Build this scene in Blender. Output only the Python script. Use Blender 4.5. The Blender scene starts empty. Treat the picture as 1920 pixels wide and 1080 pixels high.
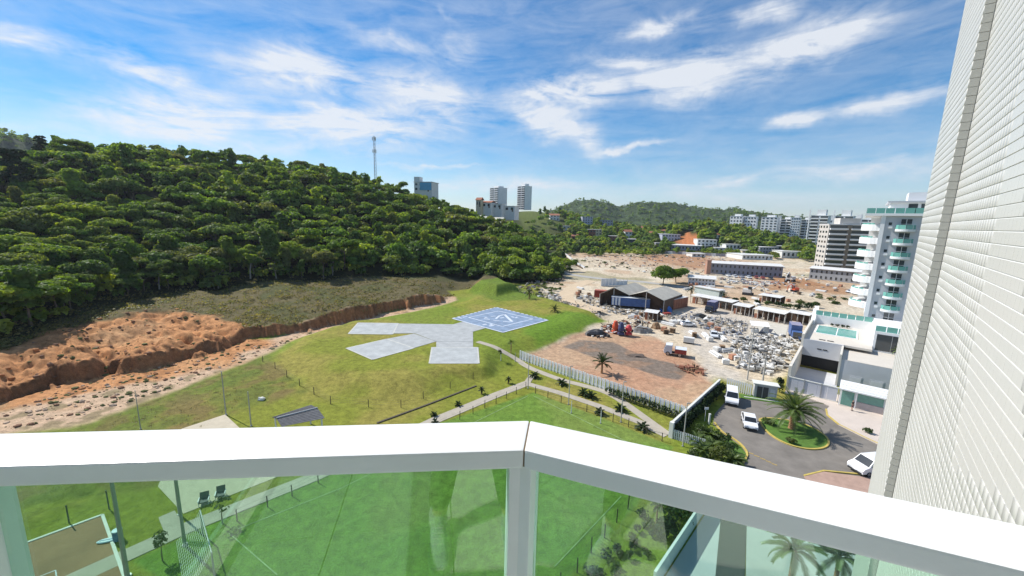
import bpy, bmesh, math, random
import numpy as np
from mathutils import Vector, Matrix
from mathutils import noise as mnoise
random.seed(7); rng = np.random.default_rng(7)
SC = bpy.context.scene; COL = SC.collection
R_ = math.radians

# ------------------------------------------------------------------ camera
FPX, PITCH, ROLL, CAM_H = 735.0, R_(9.8), R_(1.37), 28.0
_R0 = Vector((1, 0, 0)); _U0 = Vector((0, math.sin(PITCH), math.cos(PITCH)))
_FW = Vector((0, math.cos(PITCH), -math.sin(PITCH)))
_RT = _R0*math.cos(ROLL) + _U0*math.sin(ROLL)
_UP = _U0*math.cos(ROLL) - _R0*math.sin(ROLL)
cam_d = bpy.data.cameras.new('camera'); cam = bpy.data.objects.new('camera', cam_d); COL.objects.link(cam)
cam_d.sensor_width = 36; cam_d.lens = FPX/1920*36; cam_d.clip_start = .05; cam_d.clip_end = 20000
cam.matrix_world = Matrix(((_RT.x, _UP.x, -_FW.x, 0), (_RT.y, _UP.y, -_FW.y, 0), (_RT.z, _UP.z, -_FW.z, CAM_H), (0, 0, 0, 1)))
SC.camera = cam

def ray(x, y):
    return _FW + _RT*((x-960)/FPX) - _UP*((y-540)/FPX)
def at(x, y, z=0.0):
    """point on the level plane z that the photograph shows at pixel x, y"""
    d = ray(x, y); t = (z-CAM_H)/d.z
    return Vector((d.x*t, d.y*t, z))
def aty(x, y, Y):
    d = ray(x, y); t = Y/d.y
    return Vector((d.x*t, Y, CAM_H+d.z*t))
def px_dir(x, y):
    return ray(x, y).normalized()

# ------------------------------------------------------------------ sun, sky, exposure
SUN_AZ, SUN_EL = R_(-60), R_(44)           # azimuth from +Y towards +X
SUN_V = Vector((math.sin(SUN_AZ)*math.cos(SUN_EL), math.cos(SUN_AZ)*math.cos(SUN_EL), math.sin(SUN_EL)))
sl = bpy.data.lights.new('sun', 'SUN'); sl.energy = 4.6; sl.angle = R_(.5); sl.color = (1, .955, .89)
so = bpy.data.objects.new('sun', sl); COL.objects.link(so)
so.rotation_euler = SUN_V.to_track_quat('Z', 'Y').to_euler(); so.location = (-60, 40, 120)
SC.view_settings.view_transform = 'Standard'; SC.view_settings.look = 'None'
SC.view_settings.exposure = 0.4; SC.view_settings.gamma = 1

W = bpy.data.worlds.new('World'); SC.world = W; W.use_nodes = True
wn = W.node_tree.nodes; wl = W.node_tree.links; wn.clear()
def wnode(t, **k):
    n = wn.new(t)
    for a, v in k.items(): setattr(n, a, v)
    return n
def wm(op, a, b=None, c=None):
    n = wn.new('ShaderNodeMath'); n.operation = op
    for i, v in enumerate((a, b, c)):
        if v is None: continue
        if isinstance(v, (int, float)): n.inputs[i].default_value = v
        else: wl.new(v, n.inputs[i])
    return n.outputs[0]
sky = wnode('ShaderNodeTexSky'); sky.sky_type = 'NISHITA'; sky.sun_disc = False
sky.sun_elevation = SUN_EL; sky.sun_rotation = SUN_AZ; sky.altitude = 0; sky.air_density = 1.0; sky.dust_density = 0.0; sky.ozone_density = 2.2
hs = wnode('ShaderNodeHueSaturation'); hs.inputs['Saturation'].default_value = 1.62; hs.inputs['Value'].default_value = 1.08
wl.new(sky.outputs[0], hs.inputs['Color'])
tc = wnode('ShaderNodeTexCoord')
sep = wnode('ShaderNodeSeparateXYZ'); wl.new(tc.outputs['Generated'], sep.inputs[0])
az = wm('ARCTAN2', sep.outputs[0], sep.outputs[1]); el = wm('ARCSINE', sep.outputs[2])
# wind-blown warp of the cloud field
cmb = wnode('ShaderNodeCombineXYZ'); wl.new(az, cmb.inputs[0]); wl.new(el, cmb.inputs[1])
def wnoise(scale, detail, rough, sx=1, sy=1, rot=0, off=0.0, dist=0):
    mp = wnode('ShaderNodeMapping'); wl.new(cmb.outputs[0], mp.inputs[0])
    mp.inputs['Scale'].default_value = (sx, sy, 1); mp.inputs['Rotation'].default_value = (0, 0, rot); mp.inputs['Location'].default_value = (off, off*1.7, off*.6)
    n = wnode('ShaderNodeTexNoise'); n.inputs['Scale'].default_value = scale; n.inputs['Detail'].default_value = detail
    n.inputs['Roughness'].default_value = rough; n.inputs['Distortion'].default_value = dist
    wl.new(mp.outputs[0], n.inputs['Vector']); return n
w1 = wnoise(5, 5, .6); w2 = wnoise(5, 5, .6, off=7.3)
A = wm('ADD', az, wm('MULTIPLY', wm('SUBTRACT', w1.outputs[0], .5), .16))
B = wm('ADD', el, wm('MULTIPLY', wm('SUBTRACT', w2.outputs[0], .5), .11))
warp = wnode('ShaderNodeCombineXYZ'); wl.new(A, warp.inputs[0]); wl.new(B, warp.inputs[1])
def ae(x, y):
    d = px_dir(x, y); return math.atan2(d.x, d.y), math.asin(d.z)
STROKES = [  # cirrus streaks: pixel ends, half width in pixels, density
 ((-150, 45), (150, 98), 20, .7), ((150, 98), (380, 165), 24, .85), ((180, 215), (480, 212), 46, 1.0), ((470, 225), (800, 250), 48, 1.0),
 ((430, 125), (690, 150), 46, .85), ((680, 165), (900, 205), 52, .9), ((650, 55), (800, 105), 24, .6), ((800, 105), (900, 90), 34, .5), ((820, 0), (850, 60), 10, .35),
 ((940, 195), (1170, 165), 36, 1.0), ((1170, 160), (1400, 135), 40, 1.1), ((1400, 125), (1640, 35), 34, 1.05), ((1080, 115), (1290, 135), 20, .7),
 ((1160, 72), (1300, 35), 18, .65), ((1385, 25), (1480, 25), 22, .75), ((960, 200), (1090, 250), 36, .95), ((1040, 225), (1130, 285), 26, .9), ((1110, 288), (1250, 264), 9, .8),
 ((1440, 240), (1560, 200), 17, .85), ((1560, 200), (1780, 165), 20, .8), ((1280, 345), (1480, 328), 13, .7), ((1440, 328), (1780, 305), 22, .75),
 ((700, 308), (910, 318), 6, .6), ((760, 342), (1150, 350), 20, .55), ((1100, 352), (1760, 385), 24, .45), ((300, 262), (820, 278), 20, .6), ((-200, 205), (160, 235), 12, .35),
 ((-900, 60), (-300, 160), 60, .8), ((2000, 120), (2500, 320), 50, .8), ((300, -330), (900, -250), 60, .7), ((1200, -420), (1900, -250), 55, .7)]
acc = None
for (p, q, w, dn) in STROKES:
    (a0, e0), (a1, e1) = ae(*p), ae(*q); hw = w/FPX*.86; hl = math.hypot(a1-a0, e1-e0)*.5*1.15+hw*.5
    mp = wnode('ShaderNodeMapping'); mp.vector_type = 'TEXTURE'; wl.new(warp.outputs[0], mp.inputs[0])
    mp.inputs['Location'].default_value = ((a0+a1)/2, (e0+e1)/2, 0); mp.inputs['Rotation'].default_value = (0, 0, math.atan2(e1-e0, a1-a0)); mp.inputs['Scale'].default_value = (hl, hw, 1)
    dt = wnode('ShaderNodeVectorMath', operation='DOT_PRODUCT'); wl.new(mp.outputs[0], dt.inputs[0]); wl.new(mp.outputs[0], dt.inputs[1])
    g = wm('MULTIPLY', wm('POWER', .30, dt.outputs['Value']), dn)
    acc = g if acc is None else wm('SMOOTH_MAX', acc, g, .25)
fib = wnoise(9, 9, .62, sx=.55, sy=2.4, rot=.22, off=2.2, dist=.8); fine = wnoise(26, 8, .65, sx=.6, sy=1.6, rot=-.3, off=4.1, dist=.5)
big = wnoise(3.2, 5, .55, off=9.0)
tex = wm('ADD', wm('MULTIPLY', fib.outputs[0], .75), wm('MULTIPLY', fine.outputs[0], .35))
dens = wm('MULTIPLY', acc, wm('SUBTRACT', wm('MULTIPLY', tex, 4.8), 1.6))
veil = wm('MULTIPLY', wm('MAXIMUM', wm('SUBTRACT', big.outputs[0], .64), 0), wm('MULTIPLY', fib.outputs[0], 1.3))
dens = wm('ADD', dens, veil)
cl = wnode('ShaderNodeClamp'); wl.new(dens, cl.inputs[0]); cl.inputs[2].default_value = .93
hzm = wnode('ShaderNodeMix'); hzm.data_type = 'RGBA'   # whitish air towards the horizon, the same all round
wl.new(wm('MULTIPLY', wm('POWER', 2.71828, wm('MULTIPLY', wm('ABSOLUTE', el), -8.0)), .45), hzm.inputs[0]); wl.new(hs.outputs[0], hzm.inputs[6]); hzm.inputs[7].default_value = (3.4, 5.0, 7.8, 1)
mixc = wnode('ShaderNodeMix'); mixc.data_type = 'RGBA'
wl.new(cl.outputs[0], mixc.inputs[0]); wl.new(hzm.outputs[2], mixc.inputs[6]); mixc.inputs[7].default_value = (7.2, 7.5, 8.0, 1)
bg = wnode('ShaderNodeBackground'); bg.inputs[1].default_value = .088
wl.new(mixc.outputs[2], bg.inputs[0]); wo = wnode('ShaderNodeOutputWorld'); wl.new(bg.outputs[0], wo.inputs[0])
W.cycles.sampling_method = 'MANUAL'; W.cycles.sample_map_resolution = 256
SC.cycles.max_bounces = 6; SC.cycles.transparent_max_bounces = 12

# ------------------------------------------------------------------ helpers
class MB:
    def __init__(s): s.v = []; s.f = []
    def add(s, vs, fs):
        n = len(s.v); s.v += [tuple(p) for p in vs]; s.f += [tuple(i+n for i in f) for f in fs]; return s
    def box(s, c, d, rz=0.0, taper=1.0):
        cx, cy, cz = c; hx, hy, hz = d[0]/2, d[1]/2, d[2]/2; ca, sa = math.cos(rz), math.sin(rz); vs = []
        for z, k in ((-hz, 1), (hz, taper)):
            for x, y in ((-hx, -hy), (hx, -hy), (hx, hy), (-hx, hy)):
                x *= k; y *= k; vs.append((cx+x*ca-y*sa, cy+x*sa+y*ca, cz+z))
        return s.add(vs, [(3, 2, 1, 0), (4, 5, 6, 7), (0, 1, 5, 4), (1, 2, 6, 5), (2, 3, 7, 6), (3, 0, 4, 7)])
    def prism(s, poly, z0, z1):
        n = len(poly); a = sum(poly[i][0]*poly[(i+1) % n][1]-poly[(i+1) % n][0]*poly[i][1] for i in range(n))
        if a < 0: poly = poly[::-1]
        vs = [(p[0], p[1], z0) for p in poly]+[(p[0], p[1], z1) for p in poly]
        fs = [tuple(range(n-1, -1, -1)), tuple(range(n, 2*n))]+[(i, (i+1) % n, n+(i+1) % n, n+i) for i in range(n)]
        return s.add(vs, fs)
    def slab(s, pts, th):
        """a plate under four or more 3D corner points, thickness th downwards"""
        pts = [Vector(p) for p in pts]; n = len(pts)
        nrm = sum(((pts[i]-pts[0]).cross(pts[i+1]-pts[0]) for i in range(1, n-1)), Vector())
        if nrm.z < 0: pts = pts[::-1]
        vs = pts+[p-Vector((0, 0, th)) for p in pts]
        return s.add(vs, [tuple(range(n)), tuple(range(2*n-1, n-1, -1))]+[(i, n+i, n+(i+1) % n, (i+1) % n) for i in range(n)])
    def tube(s, p0, p1, r0, r1=None, n=6, cap=True):
        r1 = r0 if r1 is None else r1; p0 = Vector(p0); p1 = Vector(p1); d = p1-p0
        if d.length < 1e-6: return s
        q = d.to_track_quat('Z', 'Y'); vs = []
        for p, r in ((p0, r0), (p1, r1)):
            for i in range(n):
                a = 2*math.pi*i/n; vs.append(p+q @ Vector((r*math.cos(a), r*math.sin(a), 0)))
        fs = [(i, (i+1) % n, n+(i+1) % n, n+i) for i in range(n)]
        if cap: fs += [tuple(range(n-1, -1, -1)), tuple(range(n, 2*n))]
        return s.add(vs, fs)
    def path(s, pts, r, n=5):
        for a, b in zip(pts[:-1], pts[1:]): s.tube(a, b, r, r, n)
        return s
    def lathe(s, prof, c=(0, 0, 0), n=12):
        vs = [(c[0]+r*math.cos(2*math.pi*i/n), c[1]+r*math.sin(2*math.pi*i/n), c[2]+z) for r, z in prof for i in range(n)]
        m = len(prof); fs = [(j*n+i, j*n+(i+1) % n, (j+1)*n+(i+1) % n, (j+1)*n+i) for j in range(m-1) for i in range(n)]
        fs += [tuple(range(n-1, -1, -1)), tuple(range((m-1)*n, m*n))]
        return s.add(vs, fs)
    def blob(s, c, r, seed=0, amp=.25, n=8, m=6):
        vs = []
        for j in range(m+1):
            ph = math.pi*j/m
            for i in range(n):
                a = 2*math.pi*i/n; d = Vector((math.sin(ph)*math.cos(a), math.sin(ph)*math.sin(a), math.cos(ph)))
                k = 1+amp*mnoise.noise(d*1.7+Vector((seed*3.1, seed*1.7, 0)))*2
                vs.append((c[0]+d.x*r[0]*k, c[1]+d.y*r[1]*k, c[2]+d.z*r[2]*k))
        fs = [(j*n+i, (j+1)*n+i, (j+1)*n+(i+1) % n, j*n+(i+1) % n) for j in range(m) for i in range(n)]
        return s.add(vs, fs)
    def mesh(s, name, off=(0, 0, 0), smooth=False):
        me = bpy.data.meshes.new(name)
        me.from_pydata([(v[0]-off[0], v[1]-off[1], v[2]-off[2]) for v in s.v], [], s.f); me.update()
        if smooth:
            for p in me.polygons: p.use_smooth = True
        return me
    def build(s, name, mat, parent=None, world=False, smooth=False, bevel=0):
        off = (0, 0, 0)
        if parent is not None and world:
            q = parent
            off = Vector((0, 0, 0))
            while q is not None: off = off+q.location; q = q.parent
        me = s.mesh(name, off, smooth); o = bpy.data.objects.new(name, me); COL.objects.link(o)
        if bevel:
            b = bmesh.new(); b.from_mesh(me); bmesh.ops.bevel(b, geom=b.edges[:], offset=bevel, segments=2, affect='EDGES', profile=.7); b.to_mesh(me); b.free()
        if mat is not None: me.materials.append(mat)
        o.parent = parent
        return o

def tag(o, label=None, cat=None, group=None, kind=None):
    if label: o['label'] = label
    if cat: o['category'] = cat
    if group: o['group'] = group
    if kind: o['kind'] = kind
    return o
def thing(name, label, cat, loc=(0, 0, 0), rz=0.0, group=None):
    o = bpy.data.objects.new(name, None); COL.objects.link(o); o.empty_display_size = .3
    o.location = loc; o.rotation_euler = (0, 0, rz); return tag(o, label, cat, group)
def copy_tree(o, parent=None, top=True):
    c = o.copy(); COL.objects.link(c); c.parent = parent
    for ch in list(o.children): copy_tree(ch, c, False)
    return c
def share(name, me, parent, loc=(0, 0, 0), rot=(0, 0, 0), scale=(1, 1, 1)):
    o = bpy.data.objects.new(name, me); COL.objects.link(o); o.parent = parent; o.location = loc; o.rotation_euler = rot; o.scale = scale; return o

MATS = {}
def M(name, rgb, rough=.75, var=.12, scale=1.5, bump=0.0, bscale=12.0, metal=0.0, alt=None, spec=.4, streak=False):
    """principled surface; a noise of the thing's own unevenness shifts its colour (towards alt if given)"""
    if name in MATS: return MATS[name]
    m = bpy.data.materials.new(name); m.use_nodes = True; nt = m.node_tree; N = nt.nodes; L = nt.links
    p = N['Principled BSDF']; p.inputs['Roughness'].default_value = rough; p.inputs['Metallic'].default_value = metal; p.inputs['Specular IOR Level'].default_value = spec
    t = N.new('ShaderNodeTexCoord'); mp = N.new('ShaderNodeMapping'); L.new(t.outputs['Object'], mp.inputs[0])
    if streak: mp.inputs['Scale'].default_value = (1, 1, .12)
    n = N.new('ShaderNodeTexNoise'); n.inputs['Scale'].default_value = scale; n.inputs['Detail'].default_value = 6; n.inputs['Roughness'].default_value = .65
    L.new(mp.outputs[0], n.inputs['Vector'])
    r = N.new('ShaderNodeValToRGB'); r.color_ramp.elements[0].position = .28; r.color_ramp.elements[1].position = .72
    a = alt if alt else tuple(min(1, c*(1+var)) for c in rgb); b = tuple(c*(1-var) for c in rgb) if not alt else rgb
    r.color_ramp.elements[0].color = (*b, 1); r.color_ramp.elements[1].color = (*a, 1)
    L.new(n.outputs[0], r.inputs[0]); L.new(r.outputs[0], p.inputs['Base Color'])
    if bump:
        n2 = N.new('ShaderNodeTexNoise'); n2.inputs['Scale'].default_value = bscale; n2.inputs['Detail'].default_value = 4; L.new(t.outputs['Object'], n2.inputs['Vector'])
        bp = N.new('ShaderNodeBump'); bp.inputs['Strength'].default_value = bump; bp.inputs['Distance'].default_value = .1
        L.new(n2.outputs[0], bp.inputs['Height']); L.new(bp.outputs[0], p.inputs['Normal'])
    MATS[name] = m; return m
# ------------------------------------------------------------------ terrain
def W2(px, z=0.0): return np.array([at(x, y, z)[:2] for x, y in px])
def sdpoly(P, X, Y):
    """signed distance to a polygon, negative inside"""
    d = np.full(X.shape, 1e18); ins = np.zeros(X.shape, bool); n = len(P)
    for i in range(n):
        ax, ay = P[i]; bx, by = P[(i+1) % n]; ex, ey = bx-ax, by-ay; wx, wy = X-ax, Y-ay
        t = np.clip((wx*ex+wy*ey)/(ex*ex+ey*ey+1e-12), 0, 1); dx, dy = wx-ex*t, wy-ey*t
        d = np.minimum(d, dx*dx+dy*dy)
        c = (ay > Y) != (by > Y)
        with np.errstate(divide='ignore', invalid='ignore'):
            ins ^= c & (X < (bx-ax)*(Y-ay)/(by-ay+1e-15)+ax)
    d = np.sqrt(d); return np.where(ins, -d, d)
def sstep(t): t = np.clip(t, 0, 1); return t*t*(3-2*t)
_lat = rng.random((256, 256))
def vnoise(X, Y, s, ox=0.0):
    x = X/s+ox+1000; y = Y/s+ox*1.3+1000; xi = np.floor(x).astype(int); yi = np.floor(y).astype(int); fx = x-xi; fy = y-yi
    fx = fx*fx*(3-2*fx); fy = fy*fy*(3-2*fy); g = lambda a, b: _lat[a % 256, b % 256]
    return (g(xi, yi)*(1-fx)+g(xi+1, yi)*fx)*(1-fy)+(g(xi, yi+1)*(1-fx)+g(xi+1, yi+1)*fx)*fy
def fbm(X, Y, s, o=4, ox=0.0):
    r = 0; a = .5; t = 0
    for i in range(o): r = r+a*vnoise(X, Y, s, ox+i*7.7); t += a; a *= .5; s /= 2.1
    return r/t

CLIFF_PX = [(-260, 870), (0, 757), (60, 739), (110, 724), (140, 713), (183, 706), (240, 696), (313, 684), (377, 668), (423, 656), (470, 636), (533, 628), (583, 620), (640, 609), (690, 598), (737, 584), (790, 574), (833, 566), (856, 556)]
_cl = [tuple(p) for p in W2(CLIFF_PX)]
PLATEAU = np.array(_cl+[(-24, 150), (-8, 165), (10, 190), (24, 210), (40, 260), (60, 500), (-600, 600), (-600, -100), (-150, 10)])
MOUND = W2([(498, 668), (545, 634), (600, 614), (720, 592), (850, 570), (890, 542), (960, 545), (1045, 562), (1150, 592), (1110, 625), (1040, 655), (975, 682), (935, 700), (880, 728), (800, 752), (700, 762), (620, 752), (560, 733), (508, 695)])
ORANGE = W2([(-40, 705), (20, 664), (110, 634), (230, 600), (300, 586), (400, 592), (450, 608), (500, 622), (430, 652), (310, 680), (180, 702), (60, 728), (-40, 745)], 2.8)
GRASSPEAK = W2([(870, 548), (905, 520), (945, 530), (985, 552), (930, 566)])

APRON_HULL = W2([(640, 640), (668, 602), (850, 598), (931, 570), (1036, 600), (943, 628), (902, 650), (903, 684), (800, 684), (698, 678)], 1.6)
# hill profile: pixel column -> (foot pixel row, ridge pixel row, ridge distance)
HILL = [(-900, 640, 312, 250), (-500, 640, 312, 260), (-200, 650, 335, 270), (0, 640, 320, 280), (60, 612, 298, 285), (130, 588, 272, 290), (200, 572, 274, 290), (280, 552, 271, 290), (350, 545, 275, 290), (450, 536, 288, 290), (540, 530, 300, 285), (600, 526, 308, 285), (660, 522, 328, 285), (700, 519, 340, 285), (760, 516, 360, 285), (800, 514, 374, 285), (850, 512, 388, 280), (900, 512, 402, 280), (960, 513, 420, 275), (1000, 513, 440, 262), (1030, 512, 470, 240), (1052, 508, 505, 222)]
def col_az(x): d = ray(x, 430); return math.atan2(d.x, d.y)
H_az = np.array([col_az(h[0]) for h in HILL])
def dist2(v): return math.hypot(v.x, v.y)
H_rf = np.array([dist2(at(h[0], h[1], 4.5)) for h in HILL])
H_rr = np.array([h[3] for h in HILL], float)
def z_at_dist(x, y, r):
    d = ray(x, y); return CAM_H+d.z/math.hypot(d.x, d.y)*r
H_zr = np.array([max(5, z_at_dist(h[0], h[2], h[3])-6.0) for h in HILL])
# low hills behind the building site: column, foot distance, ridge row, ridge distance
BACK = [(940, 330, 392, 560), (1000, 340, 389, 600), (1050, 350, 397, 600), (1100, 370, 412, 560), (1160, 390, 424, 560), (1220, 400, 432, 560), (1280, 420, 424, 540), (1330, 430, 418, 520), (1380, 430, 428, 520), (1450, 430, 446, 500), (1500, 430, 460, 470), (1560, 430, 472, 470), (1700, 430, 474, 470)]
B_az = np.array([col_az(h[0]) for h in BACK]); B_rf = np.array([h[1] for h in BACK], float); B_rr = np.array([h[3] for h in BACK], float)
B_zr = np.array([max(.5, z_at_dist(h[0], h[2], h[3])-5) for h in BACK])

def height(X, Y):
    X = np.asarray(X, float); Y = np.asarray(Y, float)
    r = np.hypot(X, Y); a = np.arctan2(X, Y)
    h = np.zeros(X.shape)
    h += 1.6*sstep(-sdpoly(MOUND, X, Y)/8.5)+(fbm(X, Y, 7, 2, 3)-.5)*.18*sstep((r-80)/20)
    fa = sstep(1-sdpoly(APRON_HULL, X, Y)/3.5); h = h*(1-fa)+1.6*fa
    gp = -sdpoly(GRASSPEAK, X, Y); h += 3.2*sstep(gp/5)
    sp = -sdpoly(PLATEAU, X, Y)
    so_ = -sdpoly(ORANGE, X, Y)
    flute = (np.abs(fbm(X, Y, 4.0, 3, 11)-.5)-.12)*7.5+(fbm(X, Y, 9, 2, 5)-.5)*2.2
    d = sp+flute*np.where(np.abs(sp) < 6, 1, .2)
    s2_ = X*.57+Y*.82; cf_ = 1-sstep((Y-124)/16)*sstep((X+34)/12); h += cf_*(1.7+2.4*fbm(s2_, s2_*0, 15, 2, 6)+.8*(fbm(s2_, s2_*0, 2.2, 2, 16)-.5))*sstep((d-.1)/(.6+1.5*fbm(s2_, s2_*0, 5, 2, 26)))+np.clip(sp, 0, 40)*(.045+.06*(1-cf_))*sstep(sp/8)
    sl_ = X*.57+Y*.82; gl = np.abs(vnoise(sl_+(fbm(X, Y, 7, 2, 14)-.5)*7, sp*.25, 5.2, 3)-.5)**.7*.95+np.abs(fbm(sl_+(fbm(X, Y, 4, 2, 24)-.5)*3, sp*.45, 2.4, 2, 2)-.5)*.8
    h += sstep(so_/3)*(np.clip(sp, 0, 22)*.035+(gl-.62)*3.4-np.abs(fbm(X, Y, 2.0, 3, 61)-.5)*2.2)*sstep(sp/1.2)
    h += sstep((sp-2)/8)*(fbm(X, Y, 5, 3, 8)-.5)*.5
    # forest hill
    rf = np.interp(a, H_az, H_rf); rr = np.interp(a, H_az, H_rr); zr = np.interp(a, H_az, H_zr)
    on = (a < H_az[-1]+.02) & (a > -2.2)
    t = (r-rf)/np.maximum(rr-rf, 1)
    up = np.where(t < 1, sstep(np.clip(t, 0, 1))*.35+np.clip(t, 0, 1)*.65, 1-.6*sstep((r-rr)/180))
    edge = sstep((H_az[-1]+.02-a)/.03)
    hh = np.maximum(0, (zr-4))*np.clip(up, 0, 1)*edge*sstep((a+2.2)/.3)
    hh += np.where(t > .05, (fbm(X, Y, 45, 3, 4)-.5)*7*np.clip(t, 0, 1)*np.clip(zr/60, 0, 1), 0)
    h = np.where(on, h+np.where(t > 0, hh, 0), h)
    # low hill with houses
    rf = np.interp(a, B_az, B_rf); rr = np.interp(a, B_az, B_rr); zr = np.interp(a, B_az, B_zr)
    t = (r-rf)/(rr-rf); up = np.where(t < 1, sstep(t), 1-.5*sstep((r-rr)/250))
    hb = zr*up*sstep((a-B_az[0]+.03)/.06)*sstep((B_az[-1]+.1-a)/.1)
    h = np.where(t > 0, np.maximum(h, h*0+hb+(fbm(X, Y, 60, 3, 6)-.5)*4*np.clip(t, 0, 1)), h)
    # slight swell of the site far off
    h += sstep((r-120)/200)*(fbm(X, Y, 25, 3, 9)-.5)*1.2*sstep((a-.1)/.1)
    return h

th = np.linspace(R_(-72), R_(66), 960)
rs = [7.0]
while rs[-1] < 2600:
    r = rs[-1]; rs.append(r+(max(.32, .005*r) if r < 160 else .011*r if r < 420 else .035*r))
rs = np.array(rs)
TH, RS = np.meshgrid(th, rs); TX = RS*np.sin(TH); TY = RS*np.cos(TH)
TZ = height(TX, TY)
# ground colours, zone by zone
SITE = W2([(1052, 510), (1010, 545), (1040, 568), (1135, 602), (1070, 632), (1015, 657), (985, 668), (1285, 762), (1352, 708), (1430, 720), (1470, 700), (1530, 640), (1700, 620), (1900, 560), (1900, 470), (1500, 470), (1300, 474), (1120, 468), (1030, 462)])
REDZ = W2([(1015, 657), (1075, 630), (1130, 618), (1230, 632), (1290, 668), (1320, 690), (1330, 722), (1285, 762), (985, 668)])
GREYZ = W2([(1058, 650), (1088, 638), (1150, 642), (1205, 668), (1300, 692), (1272, 712), (1245, 708), (1190, 690), (1120, 672)])
GREYZ2 = W2([(1185, 672), (1212, 668), (1300, 693), (1255, 715)])
CONC = W2([(1240, 590), (1340, 575), (1420, 590), (1500, 600), (1470, 640), (1360, 640), (1350, 690), (1420, 720), (1370, 715), (1310, 690), (1300, 640)])
WASH = W2([(-200, 860), (0, 748), (110, 718), (180, 700), (313, 680), (423, 650), (490, 640), (560, 622), (640, 606), (730, 586), (850, 556), (862, 563), (740, 594), (640, 616), (560, 636), (500, 662), (400, 705), (300, 742), (230, 768), (130, 800), (0, 818), (-200, 930)])
FIELD = W2([(1000, 736), (1120, 780), (1262, 838), (1195, 945), (1065, 1085), (900, 1300), (560, 1300), (250, 1052), (560, 905), (820, 795)])
SCRUB = W2([(130, 803), (230, 768), (300, 742), (400, 705), (500, 662), (560, 733), (420, 780), (320, 900), (200, 930), (0, 960), (-200, 990), (-200, 930), (0, 818)])
REDFAR = W2([(1200, 478), (1330, 476), (1330, 505), (1290, 500), (1220, 492)])
REDFAR2 = W2([(1440, 520), (1500, 522), (1600, 545), (1600, 556), (1500, 540), (1440, 545)])
def smask(P, soft, ox=0, amp=1.0):
    return sstep(.5-(sdpoly(P, TX, TY)+(fbm(TX, TY, 6, 4, ox)-.5)*amp)/soft)
def lerp(C, c, m): return C*(1-m[..., None])+np.array(c)*m[..., None]
f1 = fbm(TX, TY, 9, 4, 1); f2 = fbm(TX, TY, 2.4, 3, 21); f3 = fbm(TX, TY, 30, 3, 31)
C = np.zeros(TX.shape+(3,)); C[:] = (.195, .215, .03)
C = lerp(C, (.25, .225, .05), sstep((f1-.4)/.3))
C = lerp(C, (.145, .215, .025), sstep((f3-.55)/.12)*.7)
a_ = np.arctan2(TX, TY)
hot = smask(W2([(990, 615), (1060, 592), (1135, 602), (1070, 632), (1010, 655), (985, 640)]), 4, 2, 4); C = lerp(C, (.12, .22, .02), hot*.9)
C = lerp(C, (.10, .17, .02), smask(W2([(870, 548), (905, 518), (945, 530), (1040, 566), (930, 575)]), 5, 4, 5)*.8)
C = lerp(C, (.125, .225, .036), smask(FIELD, .6, 3, .3)*(1-.2*f2)); C = lerp(C, (.19, .23, .06), smask(FIELD, .6, 3, .3)*sstep((f1-.5)/.2)*.45)
pl = sstep((-sdpoly(PLATEAU, TX, TY)-.3)/1.5)
C = lerp(C, (.125, .105, .05), pl); C = lerp(C, (.075, .085, .03), pl*sstep((f1-.45)/.2)*.8)
C = lerp(C, (.15, .10, .05), smask(SCRUB, 3, 5, 5)*.65*sstep((f2-.35)/.3)); C = lerp(C, (.10, .125, .03), smask(SCRUB, 3, 6, 5)*sstep((.6-f2)/.3)*.7)
C = lerp(C, (.50, .355, .235), smask(WASH, 2, 7, 3)); C = lerp(C, (.44, .26, .14), smask(WASH, 2, 7, 3)*sstep((f1-.5)/.15)*.7)
C = lerp(C, (.13, .12, .05), smask(WASH, 2, 7, 3)*sstep((f2-.58)/.08)*.6)
og = smask(ORANGE, 3, 8, 7); C = lerp(C, (.48, .235, .10), og); C = lerp(C, (.53, .33, .17), og*sstep((f1-.5)/.2)*.6); C = lerp(C, (.19, .08, .03), og*sstep((fbm(TX, TY, 1.6, 3, 71)-.5)/.12)*.4)  # brown noise paints crevice shade into the orange slope colour
# bare cut faces of the bank
gr = np.abs(np.gradient(TZ, axis=0))/np.gradient(RS, axis=0); ga = np.abs(np.gradient(TZ, axis=1))/(RS*(th[1]-th[0]))
steep = sstep((np.hypot(gr, ga)-.55)/.5)*(RS < 170)*(np.abs(sdpoly(PLATEAU, TX, TY)) < 5)
C = lerp(C, (.33, .155, .07), steep); C = lerp(C, (.16, .08, .04), steep*sstep((f2-.5)/.2)*.6)
st = smask(SITE, 2.5, 9, 3); C = lerp(C, (.54, .45, .325), st); C = lerp(C, (.62, .55, .43), st*sstep((f1-.45)/.2)*.7); C = lerp(C, (.40, .23, .12), st*sstep((f3-.52)/.12)*.55*sstep((RS-130)/40))
C = lerp(C, (.25, .21, .14), st*sstep((f2-.62)/.1)*.45*sstep((RS-110)/40)); C = lerp(C, (.17, .17, .07), st*sstep((.36-f3)/.05)*.5*sstep((RS-140)/30))
C = lerp(C, (.36, .19, .10), smask(REDFAR, 8, 10, 14)*.85); C = lerp(C, (.33, .16, .07), smask(REDFAR2, 5, 12, 9)*.8)
C = lerp(C, (.50, .45, .38), smask(CONC, 4, 13, 5)*.85)
C = lerp(C, (.41, .225, .135), smask(REDZ, 2, 14, 3)*(.75+.25*f2)); C = lerp(C, (.44, .32, .20), smask(REDZ, 3, 14, 3)*sstep((f1-.48)/.15)*.55)
C = lerp(C, (.17, .145, .12), smask(GREYZ, .9, 15, 1.6)*.9); C = lerp(C, (.33, .20, .12), smask(GREYZ, 1, 15, 1.6)*sstep((f2-.5)/.15)*.5)
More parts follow.
